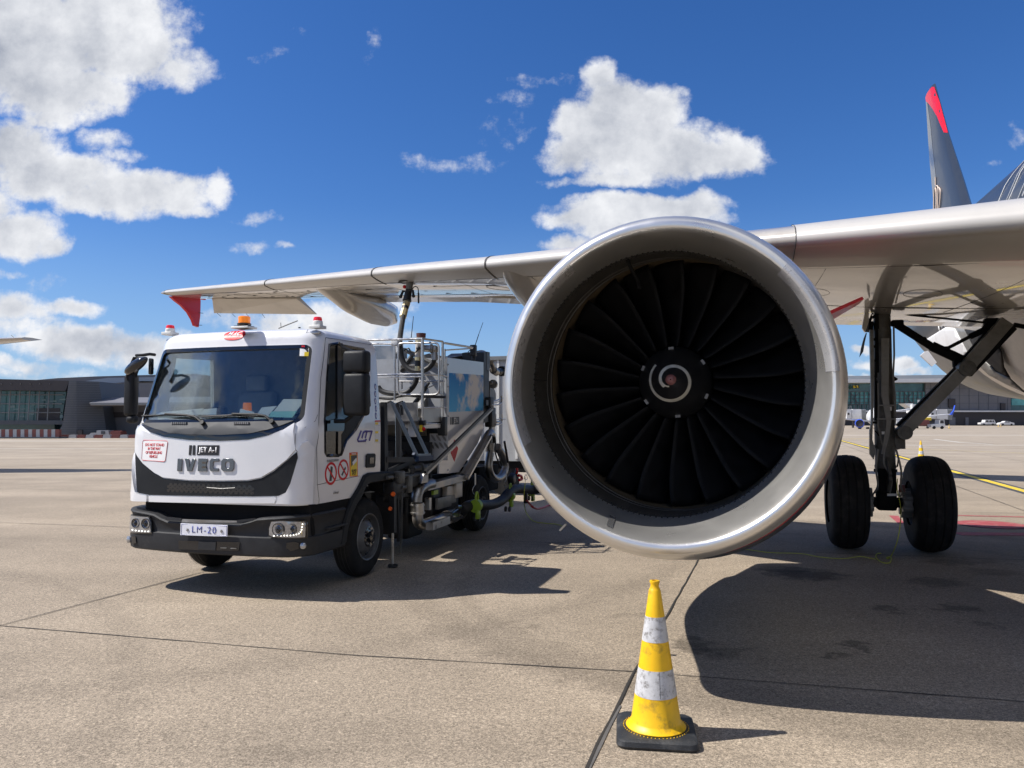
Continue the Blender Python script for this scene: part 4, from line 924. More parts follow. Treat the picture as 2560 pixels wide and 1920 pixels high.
def finpatch(pts,name,mt,off=.006,sub=9):
    bm=bmesh.new(); f=bm.faces.new([bm.verts.new((x/100,y/100,0)) for x,y in pts]); bmesh.ops.triangulate(bm,faces=[f])
    for ax in (0,1):
        lo_=min(p[ax] for p in pts)/100; hi_=max(p[ax] for p in pts)/100
        for k in range(1,sub):
            c3=[0,0,0];c3[ax]=lo_+(hi_-lo_)*k/sub+.0003; no=[0,0,0];no[ax]=1
            bmesh.ops.bisect_plane(bm,geom=bm.verts[:]+bm.edges[:]+bm.faces[:],plane_co=c3,plane_no=no)
    bm.verts.index_update(); mb=MB().add([fps((v.co.x*100,v.co.y*100),off) for v in bm.verts],[[v.index for v in f.verts] for f in bm.faces]); bm.free()
    return mb.build(name,mt,tf,angle=80)
zf=lambda x,y:(2240+x*.2290,180+y*.2290)
finpatch([zf(*p) for p in ((415,158),(432,162),(470,290),(575,655),(550,655),(520,580),(480,480),(430,400),(390,355),(350,325),(308,322),(312,295),(345,240))],'red_tip','finred',.008)
M['rud']=mat('rudder_grey',(.060,.072,.090),.25,coat=.5,var=.25,scale=3)
finpatch([zf(*p) for p in ((315,325),(352,325),(400,600),(430,860),(465,1130),(470,1500),(415,1500),(385,1150),(345,700))],'rudder','rud',.004)
def fst(pts,r,mt,name):
    MB().tube([fps(zf(*p),.02) for p in pts],r,5).build(name,mt,tf)
for P_ in ([(470,1145),(468,1230)],[(425,1500),(440,1330),(470,1250),(498,1240),(512,1280),(500,1380),(495,1500)],[(470,1500),(480,1400),(478,1300),(470,1260)],[(515,1500),(535,1400),(542,1300),(528,1262),(510,1258)]):
    fst(spline([(x,y,0) for x,y in P_],4) and [(q.x,q.y) for q in spline([(x,y,0) for x,y in P_],4)],.017,'gold','gold_emblem')
# tailplane
for sg in (-1,1):
    rows=[]
    for x,y0_,y1_,z in ((.2,16.3,19.6,4.95),(6.2,19.6,21.0,5.6)):
        rows.append([(sg*x,y0_,z),(sg*x,(y0_*2+y1_)/3,z+.12),(sg*x,y1_,z),(sg*x,(y0_*2+y1_)/3,z-.12)])
    MB().grid(rows,closev=True,cap0=True,cap1=True).build('tailplane','skin',air)
# far wing
rows=[]
for s in (1.2,6.4,17): 
    r_=[]
    for c,h in (foil(10)[0][::-1]+foil(10)[1][1:]):
        p=wpoint(s,c,h); r_.append((-p.x,p.y,p.z))
    rows.append(r_)
MB().grid(rows,closev=True,cap0=True,cap1=True).build('wing','skin',air)
# --- main landing gear
GY=6.16; G=lambda p,dy=0: A.at(p,1,GY+dy)
GX=-3.62
zg=lambda x,y:(2000+x*.2532,760+y*.2532)      # upper zoom
zh=lambda x,y:(2000+x*.2532,1080+y*.2532)     # lower zoom
def wheel(cx):
    prof=[]
    for k in range(121):
        t=math.pi*k/120; dx=-.215*math.cos(t); rr_=.27+.315*math.sin(t)**.30 if 0<k<120 else .27
        if min(abs(dx-q) for q in (-.13,-.045,.045,.13))<.006: rr_-=.010
        prof.append((dx,rr_))
    mb=MB().lathe(prof,(cx,GY,.585),(1,0,0),56)
    wh=mb.build('main_wheel','tyre',air)
    MB().lathe([(-.19,.27),(-.13,.25),(-.10,.12),(-.14,.05),(-.14,.001)],(cx,GY,.585),(1,0,0),32).build('rim','gearl',wh)
    MB().lathe([(.19,.27),(.15,.25),(.10,.22),(.12,.05),(.12,.001)],(cx,GY,.585),(1,0,0),32).build('rim','gearl',wh)
    return wh
for cx in (-4.08,-3.15): wheel(cx)
gr=[]
st=MB(); st.cyl((GX,GY,.55),(GX,GY,1.2),.085,n=20).cyl((GX,GY,1.0),(GX,GY,2.2),.118,n=24); st.cyl((GX,GY,2.15),(GX,GY,2.75),.105,n=24).cyl((GX,GY,2.7),(GX,GY,3.25),.10,n=20)
for z,r_ in ((.98,.135),(1.28,.13),(1.62,.128),(2.12,.125),(1.03,.125)): st.cyl((GX,GY,z-.018),(GX,GY,z+.018),r_,n=24)
gs=st.build('gear_strut','gear',air)
mb=MB(); mb.cyl((-3.95,GY,.585),(-3.27,GY,.585),.065,n=16); mb.box((GX,GY,.62),(.22,.2,.26),bev=.03); mb.box((GX,GY-.09,.86),(.2,.1,.3),bev=.02)
mb.build('axle','dark',gs)
MB().cyl((GX,GY,.90),(GX,GY,1.02),.075,n=24).build('oleo_piston','chrome2',gs)
mb=MB()
for sg in (-1,1):
    mb.tube(spline([(GX+sg*.10,GY-.14,1.25),(GX+sg*.14,GY-.2,1.0),(GX+sg*.13,GY-.22,.8),(GX+sg*.20,GY-.16,.66)],6),.012,6)
mb.tube(spline([(GX-.02,GY-.15,1.3),(GX-.05,GY-.2,1.08),(GX+.03,GY-.21,.9),(GX+.02,GY-.15,.72)],6),.010,6)
mb.parts('brake_hose','gearl',gs)
mb=MB(); mb.box((GX+.03,GY-.125,1.75),(.07,.01,.05)); mb.box((GX-.03,GY-.125,1.45),(.05,.01,.035)); mb.parts('placard','paper',gs)
mb=MB(); mb.bar((GX,GY-.12,1.12),(GX,GY-.30,.92),.10,.03,(1,0,0)); mb.bar((GX,GY-.30,.92),(GX,GY-.08,.74),.10,.03,(1,0,0)); mb.build('torque_link','gear',gs)
for cx in (-3.84,-3.40):
    mb=MB(); mb.cyl((cx-.045,GY,.585),(cx+.045,GY,.585),.17,n=20)
    for k in range(7):
        a=2*math.pi*k/7; mb.cyl((cx-.06,GY+.14*math.cos(a),.585+.14*math.sin(a)),(cx+.055,GY+.14*math.cos(a),.585+.14*math.sin(a)),.045,n=10)
    mb.build('brake','gearl',gs)
mb=MB()
mb.prism([G(zg(*p),-.13) for p in ((800,340),(880,340),(875,700),(870,900),(900,1150),(880,1300),(830,1480),(800,1480),(840,1250),(850,1150),(800,900))],(0,-.02,0))
mb.build('strut_plate','gearl',gs)
# lateral bracket and actuator knob at the strut foot
mb=MB(); mb.prism([G(zg(*p),-.05) for p in ((860,1250),(985,1240),(1030,1310),(1035,1420),(960,1440),(935,1400),(850,1420))],(0,.12,0)); mb.cyl(G(zg(998,1340)),G(zg(1000,1430)),.048,n=14)
mb.build('side_bracket','gear',gs)
MB().cyl(G(zg(930,740)),G(zg(962,742)),.03,n=12,r1=.012).build('knob','dark',gs)
# side stay (two links), lock links
mb=MB(); mb.bar(G(zg(1015,1265),-.1),G(zg(1620,645),-.1),.135,.15,(0,1,0)); 
mb.build('side_stay','gearl',gs)
mb=MB(); mb.bar(G(zg(1620,645),-.1),G(zg(2030,175),-.1),.15,.17,(0,1,0)); mb.build('side_stay','gearl',gs)
mb=MB(); mb.bar(G(zg(1665,700),-.02),G(zg(2110,235),-.02),.06,.1,(0,1,0)); mb.bar(G(zg(1560,600),-.02),G(zg(1920,190),-.02),.03,.1,(0,1,0)); mb.bar(G(zg(960,1200),-.02),G(zg(1550,620),-.02),.03,.1,(0,1,0))
mb.build('stay_flange','dark',gs)
mb=MB()
for p,r_ in (((1020,1270),.085),((1628,640),.095)):
    mb=MB(); c=G(zg(*p),-.1); mb.cyl(c+Vector((0,-.12,0)),c+Vector((0,.1,0)),r_,n=20); mb.cyl(c+Vector((0,-.135,0)),c+Vector((0,-.12,0)),r_*.5,n=16)
    mb.build('stay_pin','gear',gs)
mb=MB(); mb.cyl(G(zg(935,190)),G(zg(1330,440)),.048,n=12); mb.cyl(G(zg(1300,415)),G(zg(1600,555)),.062,n=12); mb.box(G(zg(1580,570)),(.16,.12,.16),bev=.03); mb.box(G(zg(1440,450)),(.09,.08,.08),bev=.02); mb.box(G(zg(960,190)),(.14,.1,.08),bev=.02)
mb.build('lock_link','dark',gs)
mb=MB(); mb.cyl(G(zg(1470,430)),G(zg(1700,310)),.022,n=10); mb.cyl(G(zg(1680,322)),G(zg(1900,215)),.038,n=10); mb.box(G(zg(1890,190)),(.16,.1,.12),bev=.02); mb.build('lock_spring','dark',gs)
mb=MB(); mb.tube([G(zg(*p),-.04) for p in ((925,80),(1100,110),(1400,140),(1840,185))],.014,6); mb.tube([G(zg(*p),-.04) for p in ((2110,205),(2300,240))],.03,6)
mb.build('bay_edge','dark',wing)
hs_=MB()
for P_ in ([(1000,240),(1060,230),(1150,300),(1180,340),(1235,330),(1240,370)],[(1900,200),(1850,190),(1810,225),(1800,250)],[(745,60),(700,120),(690,180)],[(740,1250),(800,1330),(850,1450)],[(950,1440),(970,1520),(960,1610)]):
    hs_.tube(spline([G(zg(*p),-.08) for p in P_],5),.009,6)
hs_.build('hydraulic_line','dark',gs)
mb=MB()
for y_,x0,x1 in ((1000,770,940),(1135,760,935)):
    mb.bar(G(zg(x0,y_),-.14),G(zg(x1,y_),-.14),.02,.015)
mb.tube([G(zg(*p),-.13) for p in ((770,780),(775,1000),(770,1200),(800,1330),(830,1450))],.009,6); mb.tube([G(zg(*p),-.12) for p in ((925,220),(930,500),(920,700),(940,1000),(938,1180))],.012,6)
mb.build('pipe_clip','gearl',gs)
# dark retraction rod alongside the leg, thin gear door
mb=MB(); mb.bar(G(zg(770,60),-.05),G(zg(765,1150),-.05),.07,.07); 
for yy in (350,420,560,710,1170): mb.box(G(zg(745,yy),-.06),(.06,.05,.03))
mb.build('retraction_rod','dark',gs)
mb=MB(); mb.prism([G(zg(*p),-.1) for p in ((690,230),(725,230),(735,700),(720,1180),(715,1340),(745,1440),(730,1535),(690,1480),(690,1250),(705,1180),(700,700),(692,400))],(0,.06,0)); mb.build('leg_door','gearl',gs)
mb=MB(); mb.prism([G(zg(*p),-.1) for p in ((680,170),(725,170),(725,255),(675,250))],(0,.3,0)); mb.tube([G(zg(*p),-.05) for p in ((745,115),(700,140),(680,180))],.02,6)
mb.build('door_hinge','dark',gs)
mb=MB(); mb.prism([G(zg(*p),-.1) for p in ((645,60),(680,60),(680,170),(645,280),(615,240),(618,210))],(0,.05,0)); mb.build('hinged_door','skin',gs)
mb=MB(); mb.prism([G(zg(*p),-.1) for p in ((655,280),(660,290),(640,380),(625,470),(588,525),(605,430),(630,340))],(0,.03,0)); mb.build('hinged_door','char',gs)
mb=MB(); mb.prism([G(zg(*p),-.1) for p in ((862,608),(968,608),(968,632),(862,632))],(0,.01,0)) if 0 else mb.prism([G(zh(*p),-.16) for p in ((862,608),(968,608),(968,632),(862,632))],(0,.01,0)); mb.build('placard','paper',gs)
mb=MB(); c=G(zh(1005,552),-.1); mb.cyl(c-Vector((0,0,.05)),c+Vector((0,0,.04)),.035,n=14); mb.build('red_canister',mat('faded_red_canister',(.25,.10,.09),.5),gs)
# bright lime rope with loops
def gz(x,y): return W.at(zh(x,y),2,.012)
Rp=[A.M@G(zh(962,460),-.2),A.M@G(zh(958,560),-.22),A.M@G(zh(975,640),-.22),A.M@G(zh(995,760),-.25)]
Rp+=[W.at(zh(990,900),1,8.9),W.at(zh(960,1080),1,8.75),gz(905,1215),gz(870,1250),gz(855,1238),gz(895,1236),gz(900,1262),gz(880,1292),gz(820,1290),gz(765,1255),gz(748,1222),gz(765,1200),gz(800,1198)]
tag(MB().tube(spline(Rp,6),.006,5).build('rope','rope'),'lime green rope hanging from the landing gear and curling on the ground','rope')
Rp=[gz(745,1256),gz(690,1245),gz(590,1230),gz(420,1250),gz(200,1235),gz(0,1200),gz(-300,1190),W.at((1850,1372),2,.012),W.at((1700,1360),2,.012)]
tag(MB().tube(spline(Rp,6),.005,5).build('rope','rope'),'lime cord lying on the apron between the engine shadow and the wheels','rope')
# --- neighbour aircraft wing at the far left
N=Frame(-15.75,24.4,16)
nw=thing('airliner','neighbouring airliner of which only a pale wing tip enters at the left edge','airliner',N)
rows=[]
for s,y0_,y1_,z in ((0,0.1,.9,4.25),(1.2,-.9,.6,4.12),(6,-3.2,-.3,3.8),(14,-8,-2.2,3.2)):
    rows.append([(-s,y0_,z),(-s,y0_+.15*(y1_-y0_),z+.035*(y1_-y0_)*1.4),(-s,y0_+.5*(y1_-y0_),z+.06*(y1_-y0_)),(-s,y1_,z+.02),(-s,y0_+.5*(y1_-y0_),z-.07*(y1_-y0_)),(-s,y0_+.12*(y1_-y0_),z-.05*(y1_-y0_))])
MB().grid(rows,closev=True,cap0=True,cap1=True).build('wing','skin',nw)
MB().tube([N.at(p,1,.7) for p in ((28,838),(36,845))],.008,4).build('static_wick','seam',nw)
rows=[]
for y,r in ((-25,.1),(-23,1.3),(-20,1.98),(-6,1.98),(-2,1.4),(3,.3)): rows.append([(-15+r*math.cos(a),y,3.9+r*math.sin(a)) for a in [2*math.pi*j/32 for j in range(32)]])
MB().grid(rows,closev=True,cap0=True,cap1=True).build('fuselage','bridge',nw)
# ---------------------------------------------------------------- refuelling truck
tr=thing('refuelling_truck','white refuelling truck with black grille and work platform parked under the wing','truck',T)
YC=lambda z: lerp_table([(.3,-1.16),(.84,-1.16),(1.5,-1.13),(1.6,-1.08),(2.31,-.87),(2.46,-.80)],z)
WZ=lambda z: lerp_table([(0,1.0),(1.55,1.0),(2.33,.935),(2.5,.92)],z)
def Fy(x,z,RC=.17):
    w_=WZ(z); a=min(abs(x),w_-.0005); y=YC(z)+.085*a*a; t=a-(w_-RC)
    if t>0: y+=RC-math.sqrt(max(0,RC*RC-t*t))
    return y
def SF(x,z,off=0):
    w_=WZ(z); x=max(-w_+.001,min(w_-.001,x)); e=.004
    dx=(Fy(x+e,z)-Fy(x-e,z))/(2*e); dz=(Fy(x,z+e)-Fy(x,z-e))/(2*e); nn=Vector((dx,-1,dz)).normalized()
    return Vector((x,Fy(x,z),z))+nn*off
def SS(y,z,off=0): return Vector((WZ(z)+off,y,z))
def F_(p,z=None):                     # pixel -> (x,z) on the front skin
    y=-1.
    for _ in range(14):
        q=T.at(p,1,y); yn=Fy(max(-.998,min(.998,q.x)),q.z); y=y*.5+yn*.5
    return (max(-.985,min(.985,q.x)),q.z)
def S_(p):
    x=1.
    for _ in range(6): q=T.at(p,0,x); x=WZ(q.z)
    return (q.y,q.z)
f1=lambda x,y:F_(z1(x,y)); f4=lambda x,y:F_(z4(x,y)); s1=lambda x,y:S_(z1(x,y))
BK=.40
def cabring(z,ins=0,dz=0,zz=None):
    zf=zz if zz is not None else z; w_=WZ(zf)-ins; r=[]
    for i in range(41):
        u=-1+2*i/40; x=math.sin(u*math.pi/2)*w_; xo=x/w_*WZ(zf)*.9999
        r.append(Vector((x,Fy(xo,zf)+ins*1.15,z+dz)))
    for k in range(6):
        a=R(90*k/5); r.append(Vector((w_-.07+.07*math.cos(a),BK-ins-.07+.07*math.sin(a),z+dz)))
    for k in range(6):
        a=R(90+90*k/5); r.append(Vector((-w_+.07+.07*math.cos(a),BK-ins-.07+.07*math.sin(a),z+dz)))
    return r
rows=[cabring(z) for z in (.84,1.0,1.2,1.4,1.5,1.55,1.6,1.8,2.0,2.2,2.30,2.33)]
for k in range(1,7):
    a=R(90*k/6); rows.append(cabring(2.33+.150*math.sin(a),.12*(1-math.cos(a)),0,2.33))
rows.append(cabring(2.495,.32,0,2.33)); rows.append(cabring(2.505,.7,0,2.33))
cab=MB().grid(rows,closev=True,cap0=True,cap1=True).build('cab','white',tr)
cut=[]
cut.append(MB().grid([cabring(z,.045) for z in (1.0,1.2,1.4,1.5,1.55,1.6,1.8,2.0,2.2,2.33,2.40)],closev=True,cap0=True,cap1=True).build('c','cabin',tr))
# windscreen outline (x,z) with rounded corners
def wsout(m=0):
    def raw(m):
        out=[]; zt=2.315-m; zb=1.575+m; xt=.865-m; xb=.905-m; r=.07-m*.4
        for cx,cz,a0 in ((xt-r,zt-r,0),(-xt+r,zt-r,90),(-xb+r*1.2,zb+r*1.2,180),(xb-r*1.2,zb+r*1.2,270)):
            for k in range(7): t=R(a0+90*k/6); q=r if a0<180 else r*1.2; out.append((cx+q*math.cos(t),cz+q*math.sin(t)))
        return out
    base=raw(0); out=raw(m); o2=[]; N_=len(out)
    for i in range(N_):
        a,b=out[i],out[(i+1)%N_]; k=max(1,int(math.dist(base[i],base[(i+1)%N_])/.08)); o2+=[(a[0]+(b[0]-a[0])*j/k,a[1]+(b[1]-a[1])*j/k) for j in range(k)]
    return o2
wo=wsout()
cut.append(MB().prism([(x,-1.6,z) for x,z in wo],(0,1.25,0)).build('c','cabin',tr))
swin=[s1(*p) for p in ((1668,312),(1745,300),(1760,318),(1935,350),(1952,380),(1968,540),(1980,780),(1930,860),(1875,960),(1800,1050),(1762,1155),(1735,1165),(1650,1165),(1636,1140),(1632,900),(1650,560))]
cut.append(MB().prism([(.6,y,z) for y,z in swin],(.8,0,0)).build('c','cabin',tr))
fw=[(-.62,1.62),(-.55,2.25),(.02,2.27),(.12,1.62)]
cut.append(MB().prism([(-1.4,y,z) for y,z in fw],(.8,0,0)).build('c','cabin',tr))
arch=[s1(*p) for p in ((1838,1500),(1880,1415),(1928,1318),(1960,1302),(2100,1292))]
cut.append(MB().prism([(-1.3,y,z) for y,z in arch+[(.6,1.05),(.6,.5),(arch[0][0]-.02,.5)]],(2.6,0,0)).build('c','cabin',tr))
boolean(cab,cut)
cab.data.materials.append(M['cabin'])
for f in cab.data.polygons:
    c=f.center
    ins_=abs(c.x)<WZ(c.z)-.035 and c.y<BK-.03 and c.z<2.415 and c.y>Fy(max(-.99,min(.99,c.x)),min(c.z,2.33))+.03
    f.material_index=1 if ins_ and c.z>.98 else 0
# glass
def gl(poly,surf,name,mt,off,par): return patch(poly,surf,off,.004,name,mt,par,.15)
ws=gl(wsout(.004),SF,'windscreen','clear',-.02,tr)
ringpatch(wsout(-.004),wsout(.035),SF,-.012,.010,'windscreen_border','gloss',ws)
sw=gl([(y,z) for y,z in swin],SS,'side_window','dglass',-.02,tr)
patch([(-.03+y*.0,z) for y,z in ((-.58,1.62),(-.51,2.25),(-.02,2.27),(.08,1.62))] if 0 else [(-.62,1.62),(-.55,2.25),(.02,2.27),(.12,1.62)],lambda y,z,o:Vector((-WZ(z)+.02+o,y,z)),0,.003,'side_window','clear',tr,.3)
# window trim
mb=MB()
n_=len(swin); mb.tube([SS(y,z,-.004) for y,z in swin],.016,6,closed=True)
mb.build('window_seal','gloss',sw)
def sp(pts,name,mt,off=.002,th=.004,par=None): return patch([s1(*p) for p in pts],SS,off,th,name,mt,par or tr,.1)
sp([(1735,318),(1762,318),(1765,860),(1790,880),(1785,975),(1762,1000),(1762,1150),(1738,1150),(1740,980),(1655,975),(1655,900),(1735,880)],'window_divider','gloss',-.012,.010,sw)
sp([(1762,1150),(1765,1000),(1790,960),(1790,885),(1975,800),(1930,862),(1875,962),(1800,1052)],'window_corner_panel','black',-.012,.012,sw)
# barcode card behind the low window
sp([(1665,1045),(1725,1045),(1728,1105),(1690,1105),(1660,1080)],'paper_card','paper',-.05,.003,tr)
# cab interior
mb=MB(); rows=[]
for y,z in ((-1.05,1.50),(-.98,1.565),(-.6,1.58),(-.48,1.50),(-.46,1.2)): rows.append([(-.92,y+ (0.06 if y<-.9 else 0),z),(-.45,y,z),(.0,y,z),(.45,y,z),(.92,y+(0.06 if y<-.9 else 0),z)])
mb.grid(rows).build('dashboard','black',cab)
for sx_ in (-.5,.5):
    mb=MB(); mb.box((sx_,.02,1.28),(.5,.5,.14),bev=.04); mb.box((sx_,.26,1.62),(.48,.12,.62),Matrix.Rotation(R(-8),3,'X'),bev=.05); mb.box((sx_,.27,2.02),(.26,.09,.18),bev=.03); mb.build('seat','cabin',cab)
mb=MB(); c=Vector((.5,-.40,1.66)); mb.tube([c+Vector((.21*math.cos(a),.21*math.sin(a)*.6,.21*math.sin(a)*.75)) for a in [2*math.pi*i/28 for i in range(28)]],.014,6,closed=True); mb.bar(c+Vector((-.2,0,0)),c+Vector((.2,0,0)),.05,.02); mb.cyl(c,c+Vector((0,-.2,-.2)),.03); mb.build('steering_wheel','black',cab)
def dash(pts,z,name,mt,th=.004,tilt=0):
    P_=[]
    for p in pts:
        q=T.at(z1(*p),1,-.93+tilt*0); P_.append(q)
    mb=MB().prism(P_,(0,.012,0)); return mb.build(name,mt,cab)
def sheet(c,w_,h_,rz,tilt,name,mt): 
    Mx=Matrix.Translation(c)@Matrix.Rotation(R(rz),4,'Z')@Matrix.Rotation(R(tilt),4,'X'); b=MB().box((0,0,0),(w_,h_,.004)); return b.xf(Mx).build(name,mt,cab)
dash([(290,885),(340,848),(380,830),(700,802),(650,860),(520,868),(330,890)],0,'paper_sheet','paper'); dash([(655,850),(705,808),(805,800),(800,850)],0,'paper_sheet','paper')
dash([(1240,825),(1318,730),(1488,732),(1412,825)],0,'paper_sheet','paper'); dash([(1203,868),(1225,825),(1420,822),(1385,873)],0,'paper_sheet','paperteal'); dash([(1085,885),(1150,795),(1265,782),(1205,850),(1200,880)],0,'paper_sheet','paper'); dash([(975,845),(985,805),(1020,815),(1090,830),(1080,850)],0,'paper_sheet','paper')
mb=MB(); mb.cyl((-.02,-.62,1.58),(-.02,-.62,1.66),.05,n=16).cyl((-.02,-.62,1.66),(-.02,-.62,1.69),.05,n=16); mb.box((-.30,-.62,1.66),(.14,.1,.16),bev=.02); mb.build('camera_unit','black',cab)
MB().cyl((.0,-.58,1.70),(.0,-.58,1.78),.045,.04,n=16).build('spare_beacon','amber',cab)
MB().cyl((.0,-.58,1.66),(.0,-.58,1.70),.05,n=16).build('spare_beacon_base','paper',cab)
def wsf(poly,name,mt,off=-.006): return patch([f1(*p) for p in poly],SF,off,.003,name,mt,ws,.1)
wsf([(1442,338),(1512,338),(1508,400),(1440,398)],'permit_sticker','paper'); wsf([(1478,368),(1512,368),(1508,400),(1476,399)],'permit_sticker','yellow',-.004); wsf([(1455,318),(1480,318),(1478,332),(1455,332)],'permit_sticker','red'); wsf([(1505,316),(1535,316),(1535,330),(1505,330)],'permit_sticker','paper')
# cowl below the windscreen
patch([f1(*p) for p in ((228,928),(300,985),(400,1020),(600,1045),(840,1052),(1050,1042),(1200,1010),(1320,962),(1400,912),(840,925))],SF,.002,.006,'cowl_panel','gloss',tr,.08)
patch([f1(*p) for p in ((230,918),(330,960),(450,990),(620,1003),(840,1006),(1050,995),(1200,970),(1310,935),(1400,900),(840,912))],SF,.006,.010,'cowl_cover','cowlgrey',tr,.08)
# wipers
def wiper(arm,blade):
    mb=MB(); mb.tube([SF(*f1(*p),off=.035) for p in arm],.011,6); mb.tube([SF(*f1(*p),off=.012) for p in blade],.009,6)
    mb.cyl(SF(*f1(*arm[0]),off=0),SF(*f1(*arm[0]),off=.05),.022); return mb.build('wiper','black',tr)
wiper([(712,925),(660,875),(600,862),(430,852)],[(240,862),(430,855),(640,862)]); wiper([(1240,915),(1190,868),(1130,856),(940,852)],[(700,868),(940,856),(1190,870)])
mb=MB()
for cx in (530,1005):
    for k in range(8): mb.box(SF(*f1(cx-55+k*15,922),off=.02),(.012,.02,.02))
mb.parts('cowl_vent','steelm',tr)
# front panels
VG=[(188,1140),(245,1232),(330,1302),(400,1340),(600,1360),(840,1363),(1050,1359),(1150,1340),(1250,1282),(1350,1200),(1422,1135),(1428,1180),(1400,1280),(1370,1380),(1335,1448),(1280,1474),(1100,1478),(700,1475),(290,1466),(215,1452),(200,1440)]
fg=patch([f1(*p) for p in VG],SF,.001,.008,'front_grille','black',tr,.08)
mbx=MB(); x0,zt=f1(430,1365); x1,zb=f1(1105,1470); zt-=.004
zt=min(zt,f1(1105,1365)[1]); zb=max(zb,f1(430,1460)[1])
h=.030; k=0; y_=zb+.02
while y_<zt-.008:
    x=x0+.02+(h*.9 if k%2 else 0)
    while x<x1-.02:
        rr_=[ (x+.022*math.cos(R(60*a))*1.0,y_+.017*math.sin(R(60*a))) for a in range(6)]; rows=[[SF(px_,pz_,.0095) for px_,pz_ in rr_]]
        mbx.add([SF(px_,pz_,.0097) for px_,pz_ in rr_],[list(range(6))]); x+=h*1.8
    y_+=.0185; k+=1
mbx.build('grille_mesh','gloss',fg)
mbs=MB(); mbs.tube([SF(*f1(*p),off=.011) for p in ((735,1410),(850,1418),(950,1412))],.004,4); mbs.build('grille_fin','gear',fg)
# seams
mb=MB()
def seam(pts,fn=f1,srf=SF,r=.0022): mb.tube([srf(*fn(*p),off=.0) for p in pts],r,4)
seam([(1415,905),(1412,1000),(1405,1080),(1408,1115),(1424,1135)]); seam([(290,1466),(292,1510),(285,1518)]); seam([(1262,1474),(1256,1500),(1262,1533)]); seam([(390,318),(398,290),(430,240)]); seam([(1487,280),(1490,230),(1505,195)]); seam([(190,880),(186,960),(182,1020),(175,1100)])
seam([(1580,850),(1560,900),(1480,950)])
for pts in ([(1640,258),(1625,420),(1605,560),(1590,860),(1585,1020),(1572,1100),(1576,1380),(1590,1500),(1588,1535)],[(1640,258),(1800,282),(1990,312)],[(1575,1390),(1700,1360),(1900,1320)]):
    mb.tube([SS(*s1(*p),off=.0) for p in pts],.0025,4)
mb.parts('panel_seam','seam',cab)
# raised outer panels of the front
PO=.016
def white(pts,name,th,step=.06): return patch([f1(*p) for p in pts],SF,-.002,th+.002,name,'white',cab,step)
white([(192,932),(300,994),(400,1030),(600,1055),(840,1062),(1050,1052),(1200,1020),(1320,972),(1405,918),(1410,1118),(1350,1192),(1250,1272),(1150,1331),(1050,1350),(840,1354),(600,1351),(400,1331),(330,1292),(245,1222),(190,1130)],'front_panel',PO)
white([(1432,1122),(1460,1068),(1500,1050),(1548,1100),(1572,1200),(1584,1380),(1584,1533),(1268,1533),(1290,1484),(1345,1452),(1378,1385),(1405,1290),(1434,1185)],'corner_panel',.030)
white([(296,1472),(700,1482),(1100,1486),(1262,1482),(1256,1531),(840,1530),(296,1518)],'lower_bar',.022)
white([(170,1105),(184,1140),(196,1440),(214,1460),(284,1470),(284,1516),(180,1512),(140,1490),(124,1400),(122,1190),(140,1120)],'corner_panel',.030)
# lower side panel crease in shade, wheel arch and step
dk=MB(); 
rows=[]
path=[]
def bpath(off,wd=1.03,RC=.24,yb=-.42,yc=-1.215):
    P_=[(-wd,yb)]; 
    for i in range(33):
        u=-1+2*i/32; x=math.sin(u*math.pi/2)*wd; a=abs(x); y=yc+.10*a*a; t=a-(wd-RC)
        if t>0: y+=RC-math.sqrt(max(0,RC*RC-t*t))
        P_.append((x,y))
    P_.append((wd,yb)); out=[]
    for i,p in enumerate(P_):
        a=Vector(P_[max(i-1,0)]);b=Vector(P_[min(i+1,len(P_)-1)]); d_=(b-a).normalized(); nn=Vector((d_.y,-d_.x)); out.append((p[0]+nn.x*off,p[1]+nn.y*off))
    return out
def bzt(x): return lerp_table([(0,.675),(.42,.675),(.58,.735),(1.0,.765),(1.1,.77)],abs(x))
prof=[('b',.40,-.10),('b',.385,-.03),('b',.40,-.008),('b',.47,0),('b',.555,-.002),('b',.565,-.02),('b',.585,-.024),('t',-.05,-.016),('t',-.02,0),('t',-.006,-.008),('t',0,-.03),('t',0,-.20)]
rows=[]
for kk,zz,off in prof:
    rows.append([Vector((x,y,(zz if kk=='b' else bzt(x)+zz))) for x,y in bpath(off)])
bu=MB().grid(rows).build('bumper','bumper',tr)
bm_=MB()
bm_.grid([[Vector((x,y,z)) for x,y in bpath(-.13)] for z in (.45,.845)]).build('lower_grille','dark',tr)
def BF(x,z,off=0):
    P_=bpath(off); P_=P_[1:-1]
    for a,b in zip(P_,P_[1:]):
        if a[0]<=x<=b[0]: t=(x-a[0])/(b[0]-a[0]+1e-9); return Vector((x,a[1]+(b[1]-a[1])*t,z))
    return Vector((x,P_[0][1] if x<0 else P_[-1][1],z))
def FB(p):
    y=-1.2
    for _ in range(14):
        q=T.at(p,1,y); y=.5*y+.5*BF(max(-1.02,min(1.02,q.x)),q.z).y
    return (max(-1.02,min(1.02,q.x)),q.z)
g4=lambda x,y:FB(z4(x,y))
bp_=lambda pts,name,mt,off=.002,th=.006,par=None: patch([g4(*p) for p in pts],BF,off,th,name,mt,par or bu,.06)
bp_([(545,668),(960,680),(965,694),(540,694)],'bumper_step','steelm',.004,.004)
bp_([(415,650),(540,662),(530,682),(415,675)],'bumper_step','bumper',.004,.006); bp_([(965,676),(1110,660),(1085,682),(965,694)],'bumper_step','bumper',.004,.006)
bp_([(512,832),(985,845),(975,912),(515,900)],'air_intake','gloss',.001,.004); bp_([(672,838),(805,842),(800,908),(668,900)],'tow_cover','bumper',.005,.008)
mb=MB()
for a,b in (((840,888),(885,890)),((918,892),(962,893))): mb.bar(BF(*g4(*a),off=.008),BF(*g4(*b),off=.008),.012,.006)
